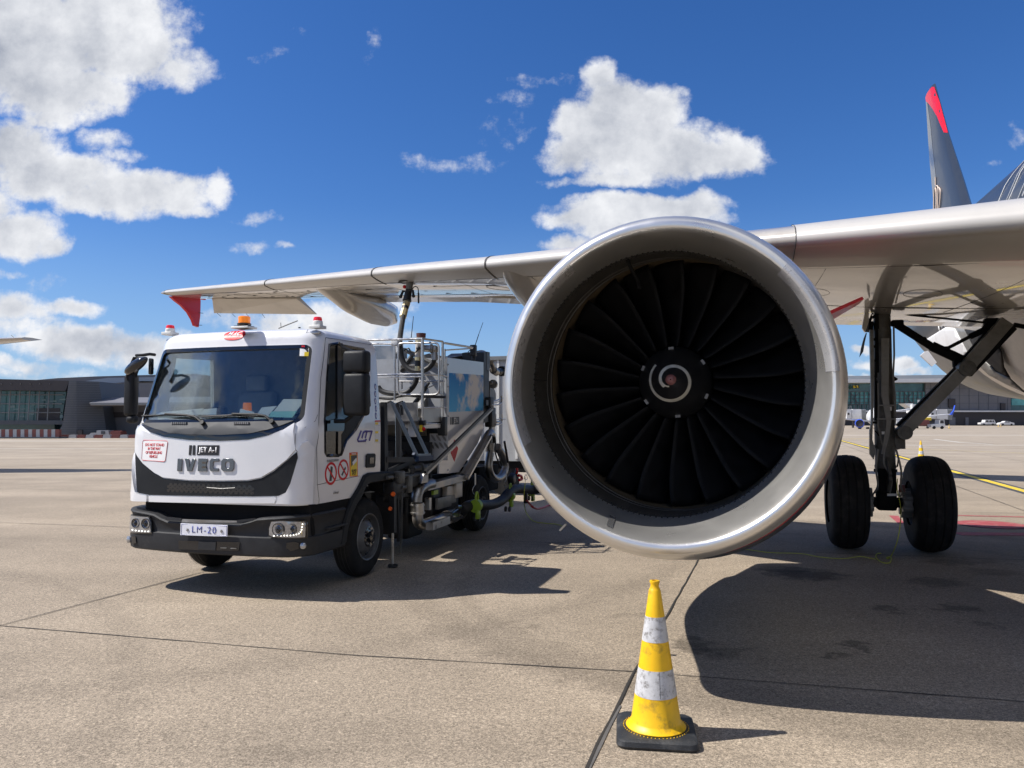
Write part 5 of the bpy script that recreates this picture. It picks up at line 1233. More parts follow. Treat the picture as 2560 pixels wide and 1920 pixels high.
mb.parts('intake_tab','steelm',bu)
plt=patch(rrect(-.225,.295,.553,.665,.01,3) if 0 else [g4(*p) for p in ((545,697),(904,712),(902,800),(542,788))],BF,.024,.006,'number_plate','plate',tr,.3)
pp=[g4(*p) for p in ((552,703),(898,718),(896,794),(549,782))]
MB().tube([BF(*p,off=.0305) for p in pp],.0022,4,closed=True).build('plate_border','plateblue',plt)
pc=g4(722,750)
text('LM-20',.088,lambda u,v,w_: BF(pc[0]+u,pc[1]+v,.030+w_),'plate_number','plateblue',plt,.002,-.0006,sx=.98,spacing=1.25)
mb=MB()
for x,y in ((598,748),(858,758)): mb.box(BF(*g4(x,y),off=.033),(.016,.006,.022),Matrix.Rotation(R(20),3,'Y'))
mb.parts('plate_bolt','steelm',plt)
# headlights
def headlight(outline,l1,l2,leds,far=False):
    h_=patch([g4(*p) for p in outline],BF,-.002,.012,'headlight','lens',bu,.05)
    patch([g4(*p) for p in [(p[0]+(p[0]-sum(q[0] for q in outline)/len(outline))*.07,p[1]+(p[1]-sum(q[1] for q in outline)/len(outline))*.16) for p in outline]],BF,-.004,.006,'headlight_housing','gloss',bu,.05)
    for c,r_ in (l1,l2):
        q=g4(*c); P0=BF(*q,off=.006); P1=BF(*q,off=.030); dd=(P1-P0).normalized()
        MB().lathe([(.010,r_*.5),(.004,r_*.72),(.008,r_*.9),(.016,r_*.98),(.016,r_*1.06),(.004,r_*1.1)],P0,dd,20).build('reflector','chrome',h_)
        MB().lathe([(.006,.0005),(.016,r_*.2),(.012,r_*.42),(.004,r_*.5)],P0,dd,16).build('lamp','gloss',h_)
    mb=MB()
    for c in leds: mb.sphere(BF(*g4(*c),off=.013),.0065,8)
    mb.build('daytime_lights','led',h_)
headlight([(1228,690),(1300,684),(1480,688),(1490,700),(1486,806),(1235,802),(1212,790),(1212,740)],((1282,748),.056),((1390,745),.045),[(1250,797),(1277,796),(1304,795),(1330,794),(1352,794),(1378,793),(1402,790),(1425,785),(1443,778),(1457,765),(1466,748),(1470,728),(1474,706)])
headlight([(133,648),(150,640),(285,655),(298,690),(302,772),(145,765),(133,700)],((190,698),.042),((268,702),.046),[(165,750),(190,755),(215,758),(238,760),(262,762),(286,762)])
q=g4(1470,872); MB().lathe([(0,.03),(.02,.028),(.03,.015),(.032,.0005)],BF(*q,off=0),(.35,-.93,0),16).build('fog_light','lens',bu)
bp_([(1345,850),(1400,842),(1440,850),(1440,895),(1380,915),(1340,890)],'fog_recess','gloss')
q=g4(137,825); MB().lathe([(0,.035),(.02,.033),(.03,.018),(.032,.0005)],BF(*q,off=0),(-.3,-.95,0),16).build('fog_light','lens',bu); bp_([(155,800),(185,802),(190,850),(160,862)],'fog_recess','gloss')
# side lower body, arch flare, step
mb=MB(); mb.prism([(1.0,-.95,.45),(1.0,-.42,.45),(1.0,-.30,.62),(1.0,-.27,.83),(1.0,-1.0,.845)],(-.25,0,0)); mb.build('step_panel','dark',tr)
MB().box((.99,-.58,.60),(.10,.36,.02),bev=.004).build('step','bumper',tr)
mb=MB(); rows=[]
AR=[(-.50,.40),(-.47,.55),(-.40,.70)]+[(y-.0,z) for y,z in arch]+[(.60,1.05),(.74,.98)]
AR=[(-.52,.42),(-.48,.58),(-.40,.72),(-.29,.84)]+[s1(1880,1412),s1(1926,1318),s1(1962,1296),s1(2095,1285)]+[(.62,1.04),(.74,.95),(.80,.84)]
for y,z in AR:
    c=Vector((0,y,z)); ctr=Vector((0,.12,.45)); d_=(ctr-c).normalized()
    rows.append([Vector((.66,y,z)),Vector((1.02,y,z)),Vector((1.035,y,z))+d_*.02,Vector((1.035,y,z))+d_*.10,Vector((1.0,y,z))+d_*.12,Vector((.66,y,z))+d_*.06])
mb.grid(rows,closev=True,cap0=True,cap1=True).build('wheel_arch','black',tr)
rows=[[Vector((-r_.x,r_.y,r_.z)) for r_ in rr_] for rr_ in rows]; MB().grid(rows,closev=True,cap0=True,cap1=True).build('wheel_arch','black',tr)
MB().box((.90,.70,.55),(.26,.02,.42),bev=.006).build('mud_flap','rubber',tr)
# wheels
def twheel(x,y,side,dual=False):
    rr_=.405; w_=.22
    prof=[]
    for k in range(25):
        t=math.pi*k/24; prof.append((-w_/2*math.cos(t),.235+(rr_-.235)*math.sin(t)**.38 if 0<k<24 else .235))
    tw=MB().lathe(prof,(x-side*w_/2,y,rr_),(side,0,0),48).build('wheel','tyre',tr)
    g_=MB()
    for dx in (-.06,-.02,.02,.06): g_.lathe([(dx-.004,rr_+.001-abs(dx)*.04),(dx+.004,rr_+.001-abs(dx)*.04)],(x-side*w_/2,y,rr_),(side,0,0),48)
    g_.build('tread_groove','seam',tw)
    o_=w_/2
    pf=[(o_+.003,.225),(o_+.008,.236),(o_-.002,.242),(o_-.01,.225),(o_-.05,.215),(o_-.06,.20),(o_-.035,.17),(o_+.0,.13),(o_+.01,.10)] if not dual else [(o_+.003,.225),(o_+.008,.236),(o_-.002,.242),(o_-.01,.225),(o_-.08,.215),(o_-.15,.19),(o_-.16,.12),(o_-.10,.10)]
    rm=MB().lathe(pf,(x-side*w_/2,y,rr_),(side,0,0),40).build('rim','rim',tw)
    MB().lathe([(o_-.06,.13),(o_+.012,.105),(o_+.02,.06),(o_+.05,.055),(o_+.055,.0005)] if not dual else [(o_-.16,.12),(o_-.05,.09),(o_-.02,.07),(o_-.02,.0005)],(x-side*w_/2,y,rr_),(side,0,0),24).build('hub','gloss' if not dual else 'framed',tw)
    nb_=MB(); hb_=MB()
    for k in range(8):
        a=2*math.pi*k/8; b=Vector((x-side*w_/2+side*(o_-.0),y+.085*math.cos(a),rr_+.085*math.sin(a)))
        nb_.cyl(b,b+Vector((side*.028,0,0)),.013,n=6)
        a+=.2; b=Vector((x-side*w_/2+side*(o_-.046),y+.178*math.cos(a),rr_+.178*math.sin(a))); hb_.cyl(b,b+Vector((side*.012,0,0)),.02,n=12)
    nb_.parts('wheel_nut','steelm',tw); hb_.parts('rim_hole','seam',tw)
twheel(1.0,.09,1); twheel(-1.0,.09,-1); twheel(1.02,3.52,1,True); twheel(-1.02,3.52,-1,True); twheel(.76,3.52,1,True); twheel(-.76,3.52,-1,True)
mb=MB()
for x in (-.42,.42): mb.box((x,2.0,.72),(.08,6.0,.22))
mb.cyl((-.9,.09,.42),(.9,.09,.42),.07); mb.cyl((-.8,3.52,.42),(.8,3.52,.42),.09); mb.sphere((0,3.52,.42),.2); mb.box((0,-.2,.75),(.7,1.2,.35)); mb.box((0,1.5,.6),(1.2,1.2,.35)); mb.box((0,4.3,.7),(1.7,.9,.4))
mb.build('chassis','dark',tr)
# mirrors
def mirror(cx,cy,parts,arm,label=None):
    mb=MB()
    for c,s_ in parts: mb.box(c,s_,bev=.035)
    m_=mb.build('mirror','black',tr); MB().tube(arm,.015,8).build('mirror_arm','black',m_); return m_
def mp(x,y,yy): return T.at(z1(x,y),1,yy)
c1_=mp(1881,445,-.66); c2_=mp(1880,695,-.66); c0_=mp(1760,305,-.66)
mirror(0,0,[(c1_,(.24,.14,.212)),(c2_,(.23,.14,.40))],[c0_,mp(1770,330,-.66),c1_+Vector((0,.02,.08))])
mb=MB(); mb.cyl(c1_-Vector((0,0,.12)),c1_-Vector((0,0,.06)),.06); mb.tube([c2_-Vector((0,-.02,.15)),mp(1790,900,-.64),mp(1710,900,-.64)],.02,8); mb.build('mirror_bracket','black',tr)
d1=mp(158,480,-.95); d2=mp(148,700,-.95); 
mm=mirror(0,0,[(d2,(.115,.11,.42)),(d2-Vector((-.02,0,.24)),(.10,.10,.08))],[mp(330,390,-.85),mp(290,385,-.92),mp(240,392,-.95),mp(185,395,-.95)])
mb=MB(); rows=[]
for (x0_,x1_,yy) in ((175,232,410),(150,228,440),(118,215,490),(108,200,530),(110,190,560),(135,178,590)):
    a=mp(x0_,yy,-.95);b=mp(x1_,yy,-.95); rows.append([a,(a+b)/2+Vector((0,-.07,0)),b,(a+b)/2+Vector((0,.07,0))])
mb.grid(rows,closev=True,cap0=True,cap1=True).build('mirror_head','black',mm)
mb=MB(); rows=[]
cA=mp(200,475,-1.12)
for k in range(5):
    t=k/4; a_=R(90*t); rows.append([cA+Matrix.Rotation(R(-28),3,'Y')@Vector((.15*math.cos(a)*math.cos(a_)*1.0,-.06*math.sin(a_)+.03*math.sin(a)*0,.055*math.sin(a)*math.cos(a_)))+Vector((0,-.02,0)) for a in [2*math.pi*j/24 for j in range(24)]])
mb.grid(rows,closev=True,cap0=True,cap1=True); mb.tube([cA+Vector((.14,0,.06)),mp(300,440,-1.05),mp(312,500,-.98)],.012,6); mb.box(mp(300,480,-1.0),(.035,.05,.16),bev=.015); mb.build('front_mirror','gloss',mm)
# roof lights, beacon, aerials
def roof(x,y,yy):
    return T.at(z1(x,y),1,yy)
def rooftop(x,y): return T.at(z1(x,y),2,2.478)
def redlamp(x,yt,yb,yy):
    b=rooftop(x,yb); t=roof(x,yt,b.y); h_=t.z-b.z; b.x=t.x=(b.x+t.x)/2
    o=MB().box(b+Vector((0,0,.012)),(.12,.12,.03),bev=.004).lathe([(0,.046),(h_*.25,.048),(h_*.3,.050),(h_*.62,.046),(h_*.68,.040)],b,(0,0,1),20).build('warning_lamp','offwhite',tr)
    MB().lathe([(h_*.66,.042),(h_*.80,.041),(h_*.95,.038),(h_,.030),(h_,.0005)],b,(0,0,1),20).build('lens','redlens',o)
redlamp(1580,100,188,-.62); redlamp(447,163,238,-.62)
b=rooftop(1015,192); t=roof(1015,95,b.y); h_=t.z-b.z
o=MB().box(b+Vector((0,0,h_*.12)),(.15,.12,h_*.24),bev=.006).lathe([(h_*.24,.06),(h_*.34,.066),(h_*.42,.066),(h_*.46,.056)],b,(0,0,1),24).build('beacon_base','gloss',tr)
lr=MB(); pf=[(h_*.42,.054),(h_*.48,.057)]+[(h_*(.5+.04*k),.057-.002*(k%2)) for k in range(12)]+[(h_*.97,.054),(h_,.045),(h_,.0005)]
lr.lathe(pf,b,(0,0,1),28).build('amber_beacon','amber',tr)
MB().box(b+Vector((0,0,.01)),(.19,.15,.02),bev=.004).build('beacon_plate','offwhite',tr)
mb=MB(); mb.tube([roof(1280,187,-.62),roof(1300,178,-.62),roof(1425,128,-.62)],.006,6); mb.tube([roof(1298,178,-.45),roof(1296,143,-.45)],.003,5); mb.cyl(roof(1440,186,-.5),roof(1440,178,-.5),.012); mb.parts('roof_aerial','framed',tr)
for px,nm in ((1562,'m'),(366,'n')):
    q=f1(px,222 if px>1000 else 285); e=MB().sphere((0,0,0),.062,16,(1.05,.35,.38)); e.xf(Matrix.Translation(SF(q[0],q[1],.004))).build('marker_light','lens',tr)
# roof badge (red oval with letters)
def RF(x,z,off=0):          # follows the roof's rounded leading edge
    if z<=2.33: return SF(x,z,off)
    s_=(z-2.33)/.151; s_=min(1,s_); a=math.asin(s_); ins=.12*(1-math.cos(a)); return Vector((x,Fy(x,2.33)+ins*1.15-off*math.cos(a),2.33+.150*math.sin(a)+off*math.sin(a)))
qc=T.at(z1(922,238),1,-.86)
ov=[(qc.x+.125*math.cos(t)*(1 if True else 0),2.428+.052*math.sin(t)) for t in [2*math.pi*i/36 for i in range(36)]]
bd=patch(ov,RF,.002,.002,'roof_badge','red',tr,.03)
text('MAC',.060,lambda u,v,w_: RF(qc.x+u,2.440+v,.004+w_),'badge_lettering','paper',bd,.001,.002,sx=1.25)
text('S.R.L.',.020,lambda u,v,w_: RF(qc.x+.055+u,2.408+v,.004+w_),'badge_lettering','paper',bd,.001,.0005)
SFP=lambda x,z,off=0: SF(x,z,off+PO)
# front lettering
def fline(c0,c1): 
    a=f1(*c0); b=f1(*c1); return a,b
def ftext(body,c,size,mt,name,depth=.003,bold=.001,sx=1,off=.002,slope=0,spacing=1,par=None,shear=0):
    q=f1(*c); return text(body,size,lambda u,v,w_: SFP(q[0]+u,q[1]+v+slope*u,off+w_),name,mt,par or cab,depth,bold,sx=sx,spacing=spacing,shear=shear)
def hgt(x,ya_,yb_): return abs(f1(x,ya_)[1]-f1(x,yb_)[1])
st_=patch([f1(*p) for p in ((255,1048),(430,1052),(438,1062),(420,1200),(412,1208),(245,1198),(243,1185),(250,1058))],SFP,.001,.0015,'warning_sticker','paper',cab,.05)
MB().tube([SFP(*f1(*p),off=.003) for p in ((258,1046),(430,1052),(439,1062),(421,1202),(410,1210),(247,1199),(241,1188),(249,1056))],.0025,4,closed=True).build('sticker_border','red',st_)
for (x,y),s_ in (((340,1083),'DO NOT STAND'),((336,1112),'IN THE WAY'),((333,1142),'OF REFUELLING'),((330,1172),'VEHICLE')):
    wd=abs(f1(x+ (75 if len(s_)>10 else 55 if len(s_)>8 else 38),y)[0]-f1(x-(75 if len(s_)>10 else 55 if len(s_)>8 else 38),y)[0])
    ftext(s_,(x,y),.036,'red','sticker_text',.001,.0008,sx=wd/(len(s_)*.0235),off=.003,par=st_)
q0=f1(605,1085); q1=f1(835,1085); q2=f1(835,1160); q3=f1(600,1160)
for P_ in ([(609,1085),(620,1085),(617,1160),(600,1160)],[(634,1085),(650,1085),(650,1160),(628,1160)]): patch([f1(*p) for p in ((P_))],SFP,.002,.0015,'fuel_mark_stripe','blk',cab,.1)
patch([f1(*p) for p in ((605,1085),(626,1085),(618,1160),(600,1160))],SFP,.002,.0016,'fuel_mark_stripe','blk',cab,.1)
jp=patch([f1(*p) for p in ((668,1085),(835,1085),(830,1162),(662,1160))],SFP,.002,.0015,'fuel_mark','blk',cab,.1)
ftext('JET A-1',(750,1122),.066,'paper','fuel_lettering',.001,.002,sx=.98,off=.004,par=jp)
# chrome maker's letters, each a raised block letter
for ch,x0_,x1_ in (('I',518,552),('V',572,655),('E',676,745),('C',764,834),('O',852,950)):
    a=f1(x0_,1235);b=f1(x1_,1235); wid=b[0]-a[0]; cx=(a[0]+b[0])/2; cz=a[1]; H_=hgt(730,1185,1282); t_=wid*.3
    sh={'I':[[(0,0),(1,0),(1,1),(0,1)]],'V':[[(0,1),(.36,1),(.52,.35),(.68,1),(1,1),(.72,0),(.30,0)]],'E':[[(0,0),(1,0),(1,.22),(.42,.22),(.42,.40),(.9,.40),(.9,.60),(.42,.60),(.42,.78),(1,.78),(1,1),(0,1)]],'C':[[(.15,0),(1,0),(1,.24),(.45,.24),(.38,.32),(.38,.68),(.45,.76),(1,.76),(1,1),(.15,1),(0,.85),(0,.15)]]}
    ol=[(.16,0),(.84,0),(1,.18),(1,.82),(.84,1),(.16,1),(0,.82),(0,.18)]; il=[(.40,.26),(.60,.26),(.66,.34),(.66,.66),(.60,.74),(.40,.74),(.34,.66),(.34,.34)]
    fn=lambda p:(cx-wid/2+p[0]*wid,cz-H_/2+p[1]*H_)
    if ch=='O': o=ringpatch([fn(p) for p in ol],[fn(p) for p in il],SFP,.002,.010,'maker_letter','chrome',cab)
    else:
        for P_ in sh[ch]: o=patch([fn(p) for p in P_],SFP,.002,.010,'maker_letter','chrome',cab,.5)
    bv=o.modifiers.new('b','BEVEL'); bv.width=.003; bv.segments=2
# side stickers
def stext(body,c,size,mt,name,depth=.001,bold=.0005,sx=1,off=.002,rot=0,slope=0,shear=0,par=None):
    q=s1(*c); return text(body,size,lambda u,v,w_: SS(q[0]+u,q[1]+v+slope*u,off+w_),name,mt,par or cab,depth,bold,sx=sx,shear=shear)
def prohib(cx,cy,rz_=.105):
    q=s1(cx,cy); rr_=rz_; ring_o=[(q[0]+rr_*math.cos(t),q[1]+rr_*math.sin(t)) for t in [2*math.pi*i/32 for i in range(32)]]; ring_i=[(q[0]+rr_*.78*math.cos(t),q[1]+rr_*.78*math.sin(t)) for t in [2*math.pi*i/32 for i in range(32)]]
    d_=patch(ring_o,SS,.0015,.001,'prohibition_sign','paper',cab,.5); ringpatch(ring_o,ring_i,SS,.002,.0015,'red_ring','red',d_)
    a=R(-45); u=Vector((math.cos(a),math.sin(a))); v=Vector((-u.y,u.x)); k=rr_*.82
    patch([(q[0]+u.x*s*k+v.x*t*.009,q[1]+u.y*s*k+v.y*t*.009) for s,t in ((-1,-1),(1,-1),(1,1),(-1,1))],SS,.0045,.001,'red_bar','red',d_,.5); return q,d_
q,d_=prohib(1680,1302,.108)
patch([(q[0]+x,q[1]+z) for x,z in ((-.03,-.07),(.012,-.07),(.03,.06),(-.008,.07))],SS,.003,.001,'phone_symbol','blk',d_,.5)
q,d_=prohib(1775,1273,.102)
patch([(q[0]+x,q[1]+z) for x,z in ((-.04,-.045),(-.02,-.06),(.05,.012),(.035,.03))],SS,.003,.001,'smoke_symbol','blk',d_,.5)
bs=sp([(1822,1142),(1885,1138),(1886,1322),(1825,1326)],'blind_spot_sticker','orange',.001,.0015,cab)
sp([(1828,1162),(1880,1158),(1881,1316),(1830,1320)],'sticker_field','yellow',.003,.001,bs); sp([(1834,1250),(1876,1185),(1879,1160),(1832,1165)],'sticker_picture','blk',.0045,.001,bs); sp([(1842,1215),(1872,1180),(1876,1205),(1848,1240)],'sticker_picture','paper',.006,.001,bs)
stext('BLIND',(1856,1280),.036,'blk','sticker_text',off=.005,sx=.95,par=bs); stext('SPOT',(1856,1303),.036,'blk','sticker_text',off=.005,sx=.95,par=bs); stext('WARNING',(1855,1152),.020,'paper','sticker_text',off=.004,sx=.95,par=bs)
stext('EUROCARGO',(1695,1203),.030,'steelm','model_badge',.002,.001,sx=1.15); stext('Diesel',(1718,1448),.035,'steelm','model_badge',.001,.0005,sx=1.1,shear=.3)
# violet operator logo strokes
lg=MB(); 
def lgs(pts,r=.011): lg.tube([SS(*s1(*p),off=.001) for p in pts],r,6)
lgs([(1912,975),(1885,1045),(1890,1055),(1945,1052),(1950,1040)]); lgs([(1918,1030),(1930,985),(1945,978),(1995,978)]); lgs([(1945,1030),(1955,985)],.010); lgs([(1995,978),(1975,1048)],.010)
lg.build('operator_logo','purple',cab)
for yy in (636,691,746,803,859):
    q=s1(2022,yy) if yy<800 else s1(2027,yy); w_=[(q[0]+.020*math.cos(t),q[1]+.034*math.sin(t)) for t in [2*math.pi*i/20 for i in range(20)]]
    c_=patch(w_,SS,.001,.001,'safety_pictogram','plateblue',cab,.5); patch([(q[0]+x,q[1]+z) for x,z in ((-.008,-.018),(.008,-.018),(.009,.01),(0,.02),(-.009,.01))],SS,.0025,.001,'pictogram_symbol','paper',c_,.5)
ls=sp([(2017,895),(2058,893),(2060,1062),(2019,1066)],'instruction_label','paper',.001,.001,cab); sp([(2018,895),(2058,893),(2058,903),(2018,905)],'label_header','red',.0025,.001,ls)
for yy in (918,985,1048): sp([(2020,yy-8),(2042,yy-9),(2043,yy+8),(2021,yy+9)],'label_field','yellow',.0025,.001,ls)
dh=sp([(1958,1150),(2008,1148),(2016,1160),(2012,1245),(2002,1255),(1950,1258),(1944,1245),(1946,1165)],'door_handle','black',.001,.014,cab); sp([(1968,1180),(2000,1178),(1998,1225),(1966,1228)],'handle_recess','gloss',.014,.006,dh)
# ---------------------------------------------------------------- truck: work platform, pipework and cabinet
z8=lambda x,y:(1120+x*.1808,1080+y*.1808)
def q2(x,y,v=1.0,ax=0): return T.at(z2(x,y),ax,v)
def q3(x,y,v=1.05,ax=0): return T.at(z3(x,y),ax,v)
def q8(x,y,v=1.15,ax=0): return T.at(z8(x,y),ax,v)
def tubes(name,mt,lst,parent=tr):
    mb=MB()
    for pts,r in lst: mb.tube(pts,r*.62,10)
    return mb.build(name,mt,parent)
FRY=1.45
pf_=MB().box((0.1,1.95,1.62),(1.75,1.25,.05)).box((.1,1.34,1.72),(1.75,.02,.20)).build('work_platform','steelm',tr)
rp2=lambda x,y: T.at(z2(x,y),1,FRY)
b2=lambda x,y,yy: T.at(z2(x,y),1,yy)
a_=rp2(985,310); a0_=rp2(985,1060)
tubes('guard_rail','steel',[([rp2(500,322),a_],.024),([rp2(560,632),rp2(985,624)],.020),([rp2(580,655),rp2(1000,648)],.014),([a_,a0_],.030),
 ([a_,q2(1165,335)],.020),([rp2(985,630),q2(1165,634),q2(1210,648)],.018),([q2(1165,335),q2(1165,1045)],.026),([q2(1150,500),q2(1150,920)],.014),
 ([q2(1180,348),q2(1430,388)],.024),([q2(1190,412),q2(1430,396)],.016),([q2(1185,400),q2(1182,660)],.018)],pf_)
def loop(pts,r,par=pf_,mt='steel',yy=1.62): return MB().tube(spline([b2(x,y,yy) for x,y in pts],4,True),r,8,closed=True).build('gate_frame',mt,par)
loop([(770,420),(775,368),(800,350),(950,348),(1090,346),(1125,368),(1132,420),(1132,620),(1130,760),(1118,798),(1080,808),(950,808),(810,808),(778,795),(768,750),(768,600)],.0125)
tubes('gate_frame','steel',[(spline([b2(x,y,1.55) for x,y in ((540,355),(690,356),(725,368),(737,400),(738,600),(738,860))],5),.020)],pf_)
tubes('platform_edge','steel',[([rp2(600,928),rp2(985,926)],.02),([rp2(985,926),q2(1200,920)],.016),([rp2(650,1075),rp2(985,1062),q2(1145,1068)],.014)],pf_)
mb=MB(); mb.prism([rp2(605,938),rp2(985,932),rp2(985,1058),rp2(655,1068),rp2(605,1000)],(0,.02,0)); mb.prism([rp2(985,932),q2(1145,930),q2(1145,1050),rp2(985,1058)],(0,.02,0)); mb.build('platform_tray','steelm',pf_)
mb=MB(); mb.prism([rp2(1000,1075),q2(1145,1068),q2(1145,1105),rp2(1000,1110)],(-.3,.1,0)); mb.build('underframe','white',pf_)
mb=MB(); mb.box(rp2(895,1120),(.10,.06,.18),bev=.01); mb.build('junction_box','offwhite',pf_)
MB().sphere(q2(993,1115,1.0),.026,14).build('emergency_stop','red',pf_); MB().box(q2(975,1110,.98),(.03,.04,.08)).build('emergency_plate','yellow',pf_)
mb=MB(); mb.box(q2(1165,1090,1.0),(.10,.10,.24),bev=.01); mb.box(rp2(985,1058),(.08,.07,.06),bev=.01); mb.box(q2(1165,1040,1.0),(.09,.09,.05),bev=.01); mb.parts('post_socket','framed',pf_)
# stainless box behind the cab
mb=MB(); P_=[b2(x,y,2.35) for x,y in ((555,370),(735,372),(738,620),(540,622))]; mb.prism(P_,(0,.4,0)); mb.build('steel_cabinet','steelm',tr)
MB().tube([b2(*p,2.3) for p in ((640,520),(668,560))],.012,5).build('handle','framed',tr)
mb=MB(); mb.prism([b2(x,y,2.2) for x,y in ((745,350),(785,350),(785,400),(745,440))],(0,.1,0)); mb.box(b2(745,345,1.7),(.1,.08,.08),bev=.01); mb.build('rail_bracket','offwhite',pf_)
# large tank and shells behind the rails
MB().cyl((-.75,2.3,1.66),(.72,2.3,1.66),.28,n=24).build('pressure_vessel','gearl',tr)
MB().box((0,2.05,.95),(1.7,.06,.75)).build('dark_filler','framed',tr)  # dark sheet added to cover bright gaps showing through the pipework
MB().cyl((-.75,2.9,2.05),(.60,2.9,2.05),.22,n=24).build('hose_reel','framed',tr)
mb=MB(); mb.box((0,2.7,1.25),(1.5,1.0,.7),bev=.02); mb.build('pump_housing','framed',tr)
mb=MB()
random.seed(11)
for k in range(26):
    x=random.uniform(-.7,.45); y=random.uniform(1.2,2.1); z=random.uniform(.75,1.5)
    if k%3==0: mb.cyl((x,y,z),(x+random.uniform(-.3,.3),y+random.uniform(-.1,.1),z+random.uniform(-.1,.3)),.035,n=8)
    else: mb.box((x,y,z),(random.uniform(.06,.2),.1,random.uniform(.06,.2)),bev=.008)
mb.parts('pump_fitting','gear',tr)
# valve head and top fitting
c=b2(955,400,1.8)
mb=MB(); mb.cyl(b2(955,340,1.8),b2(945,440,1.8),.044,.034,n=16).cyl(b2(945,440,1.8),b2(942,480,1.8),.036,n=16); mb.build('valve_body','beige',tr)
mb=MB(); mb.cyl(b2(943,475,1.8),b2(942,505,1.8),.040,n=8).cyl(b2(942,555,1.8),b2(940,595,1.8),.036,n=16).cyl(b2(955,300,1.8),b2(955,345,1.8),.05,n=18); mb.build('valve_collar','brass',tr)
mb=MB(); mb.cyl(b2(942,505,1.8),b2(941,555,1.8),.035,n=16); mb.sphere(b2(948,395,1.75),.028,12); mb.tube(spline([b2(*p,1.75) for p in ((820,415),(860,395),(880,420),(920,430),(940,410))],5),.010,6); mb.cyl(b2(880,330,1.8),b2(880,350,1.8),.03); mb.cyl(b2(885,300,1.8),b2(905,108,1.8),.006,n=5,r1=.004); mb.build('valve_coupler','framed',tr)
MB().cyl(b2(973,262,1.85),b2(973,300,1.85),.062,.058,n=20).build('tank_cap',mat('brown_cap',(.10,.03,.022),.5),tr)
mb=MB(); mb.cyl(b2(990,395,1.9),b2(1080,400,1.9),.045,n=18).cyl(b2(1060,398,1.9),b2(1070,398,1.9),.06,n=18).cyl(b2(1090,380,1.95),b2(1095,500,1.95),.042,n=16); mb.sphere(b2(1092,405,1.95),.055,14); mb.build('delivery_pipe','steelm',tr)
mb=MB(); mb.prism([b2(x,y,2.6) for x,y in ((990,455),(1045,440),(1085,460),(1085,490),(1200,485),(1205,640),(860,640),(850,560),(900,480))],(0,.4,0)); mb.cyl(b2(840,420,2.2),b2(1140,560,2.2),.025,n=8); mb.cyl(b2(790,600,2.2),b2(900,450,2.2),.03,n=8); mb.build('boom_head','gear',tr)
tubes('boom_arm','steelm',[([b2(1080,520,2.0),b2(1180,600,2.3)],.05),([b2(790,560,2.1),b2(1180,530,2.4)],.035),([b2(780,690,1.9),b2(1180,690,1.9)],.022),([b2(1000,760,1.9),b2(1110,715,1.9)],.014),([b2(800,700,1.9),b2(800,760,1.9)],.02)])
tubes('hydraulic_ram','framed',[([b2(890,915,1.7),b2(965,825,1.7)],.045),([b2(965,825,1.7),b2(1045,700,1.7)],.028),([b2(980,800,1.7),b2(1020,740,1.7)],.04)])
# delivery hose from the wing coupling to the platform
cw=A.M@Vector(cp); ct=T.to(cw)
hd=[ct+Vector((0,0,0))]; pxs=lambda px,py,yy: T.at((px,py),1,yy)
cy=ct.y
k1=pxs(1022,722,cy); k2=pxs(1016,760,cy-.1); k3=pxs(1009,786,cy-.2); k4=pxs(1002,830,cy*.5+.9); k5=pxs(999,860,2.0)
cpl=MB(); cpl.cyl(ct,k1+(ct-k1)*.3,.075,.07,n=20); cpl.cyl(k1,k2.lerp(k1,.5),.085,.09,n=20)
fh=tubes('fuel_hose','rubber',[(spline([k3,k4,k5]+[b2(*p,2.0) for p in ((790,400),(797,470),(830,545),(890,590),(960,600),(1030,575),(1070,535),(1092,490))],6),.058)])
cpl=MB(); cpl.cyl(ct,ct.lerp(k2,.36),.052,.046,n=20); cpl.build('nozzle','gearl',fh)
cpl=MB(); cpl.cyl(ct.lerp(k2,.36),ct.lerp(k2,.82),.046,.058,n=20); cpl.cyl(ct.lerp(k2,.82),ct.lerp(k2,.86),.064,n=20)
for sg in (-1,1):
    a=ct.lerp(k2,.40)+Vector((.075*sg,-.02,0)); b=ct.lerp(k2,.66)+Vector((.10*sg,-.02,0)); cpl.cyl(a,b,.016,.02,n=10); cpl.sphere(b,.026,10); cpl.cyl(ct.lerp(k2,.45),a,.012)
w1=ct.lerp(k2,.35); cpl.tube(spline([w1+Vector((.05,0,0)),w1+Vector((.09,0,.04)),w1+Vector((.14,0,.02)),w1+Vector((.15,0,-.06))],5),.007,6); cpl.cyl(w1+Vector((.15,0,-.05)),w1+Vector((.153,0,-.20)),.013,n=8)
cpl.cyl(k2.lerp(k3,.30),k2.lerp(k3,.55),.046,n=18); cpl.build('nozzle_grip','framed',fh)
cpl=MB(); cpl.cyl(k2.lerp(k3,-.12),k2.lerp(k3,.28),.056,.052,n=8); cpl.cyl(k2.lerp(k3,.55),k3+(k3-k2)*.25,.050,.052,n=8); cpl.build('nozzle_collar','brass',fh)
MB().sphere(ct.lerp(k2,.22)+Vector((-.06,-.03,0)),.028,10).build('nozzle_valve','red',fh)
MB().tube(spline([b2(*p,1.75) for p in ((590,740),(620,775),(680,795),(760,800),(840,790),(895,745),(925,690),(935,640))],6),.034,12).build('fuel_hose','rubber',tr)
MB().tube(spline([b2(*p,1.65) for p in ((570,835),(700,845),(770,825),(850,815),(960,825),(1190,830))],6),.018,10).build('fuel_hose','rubber',tr)
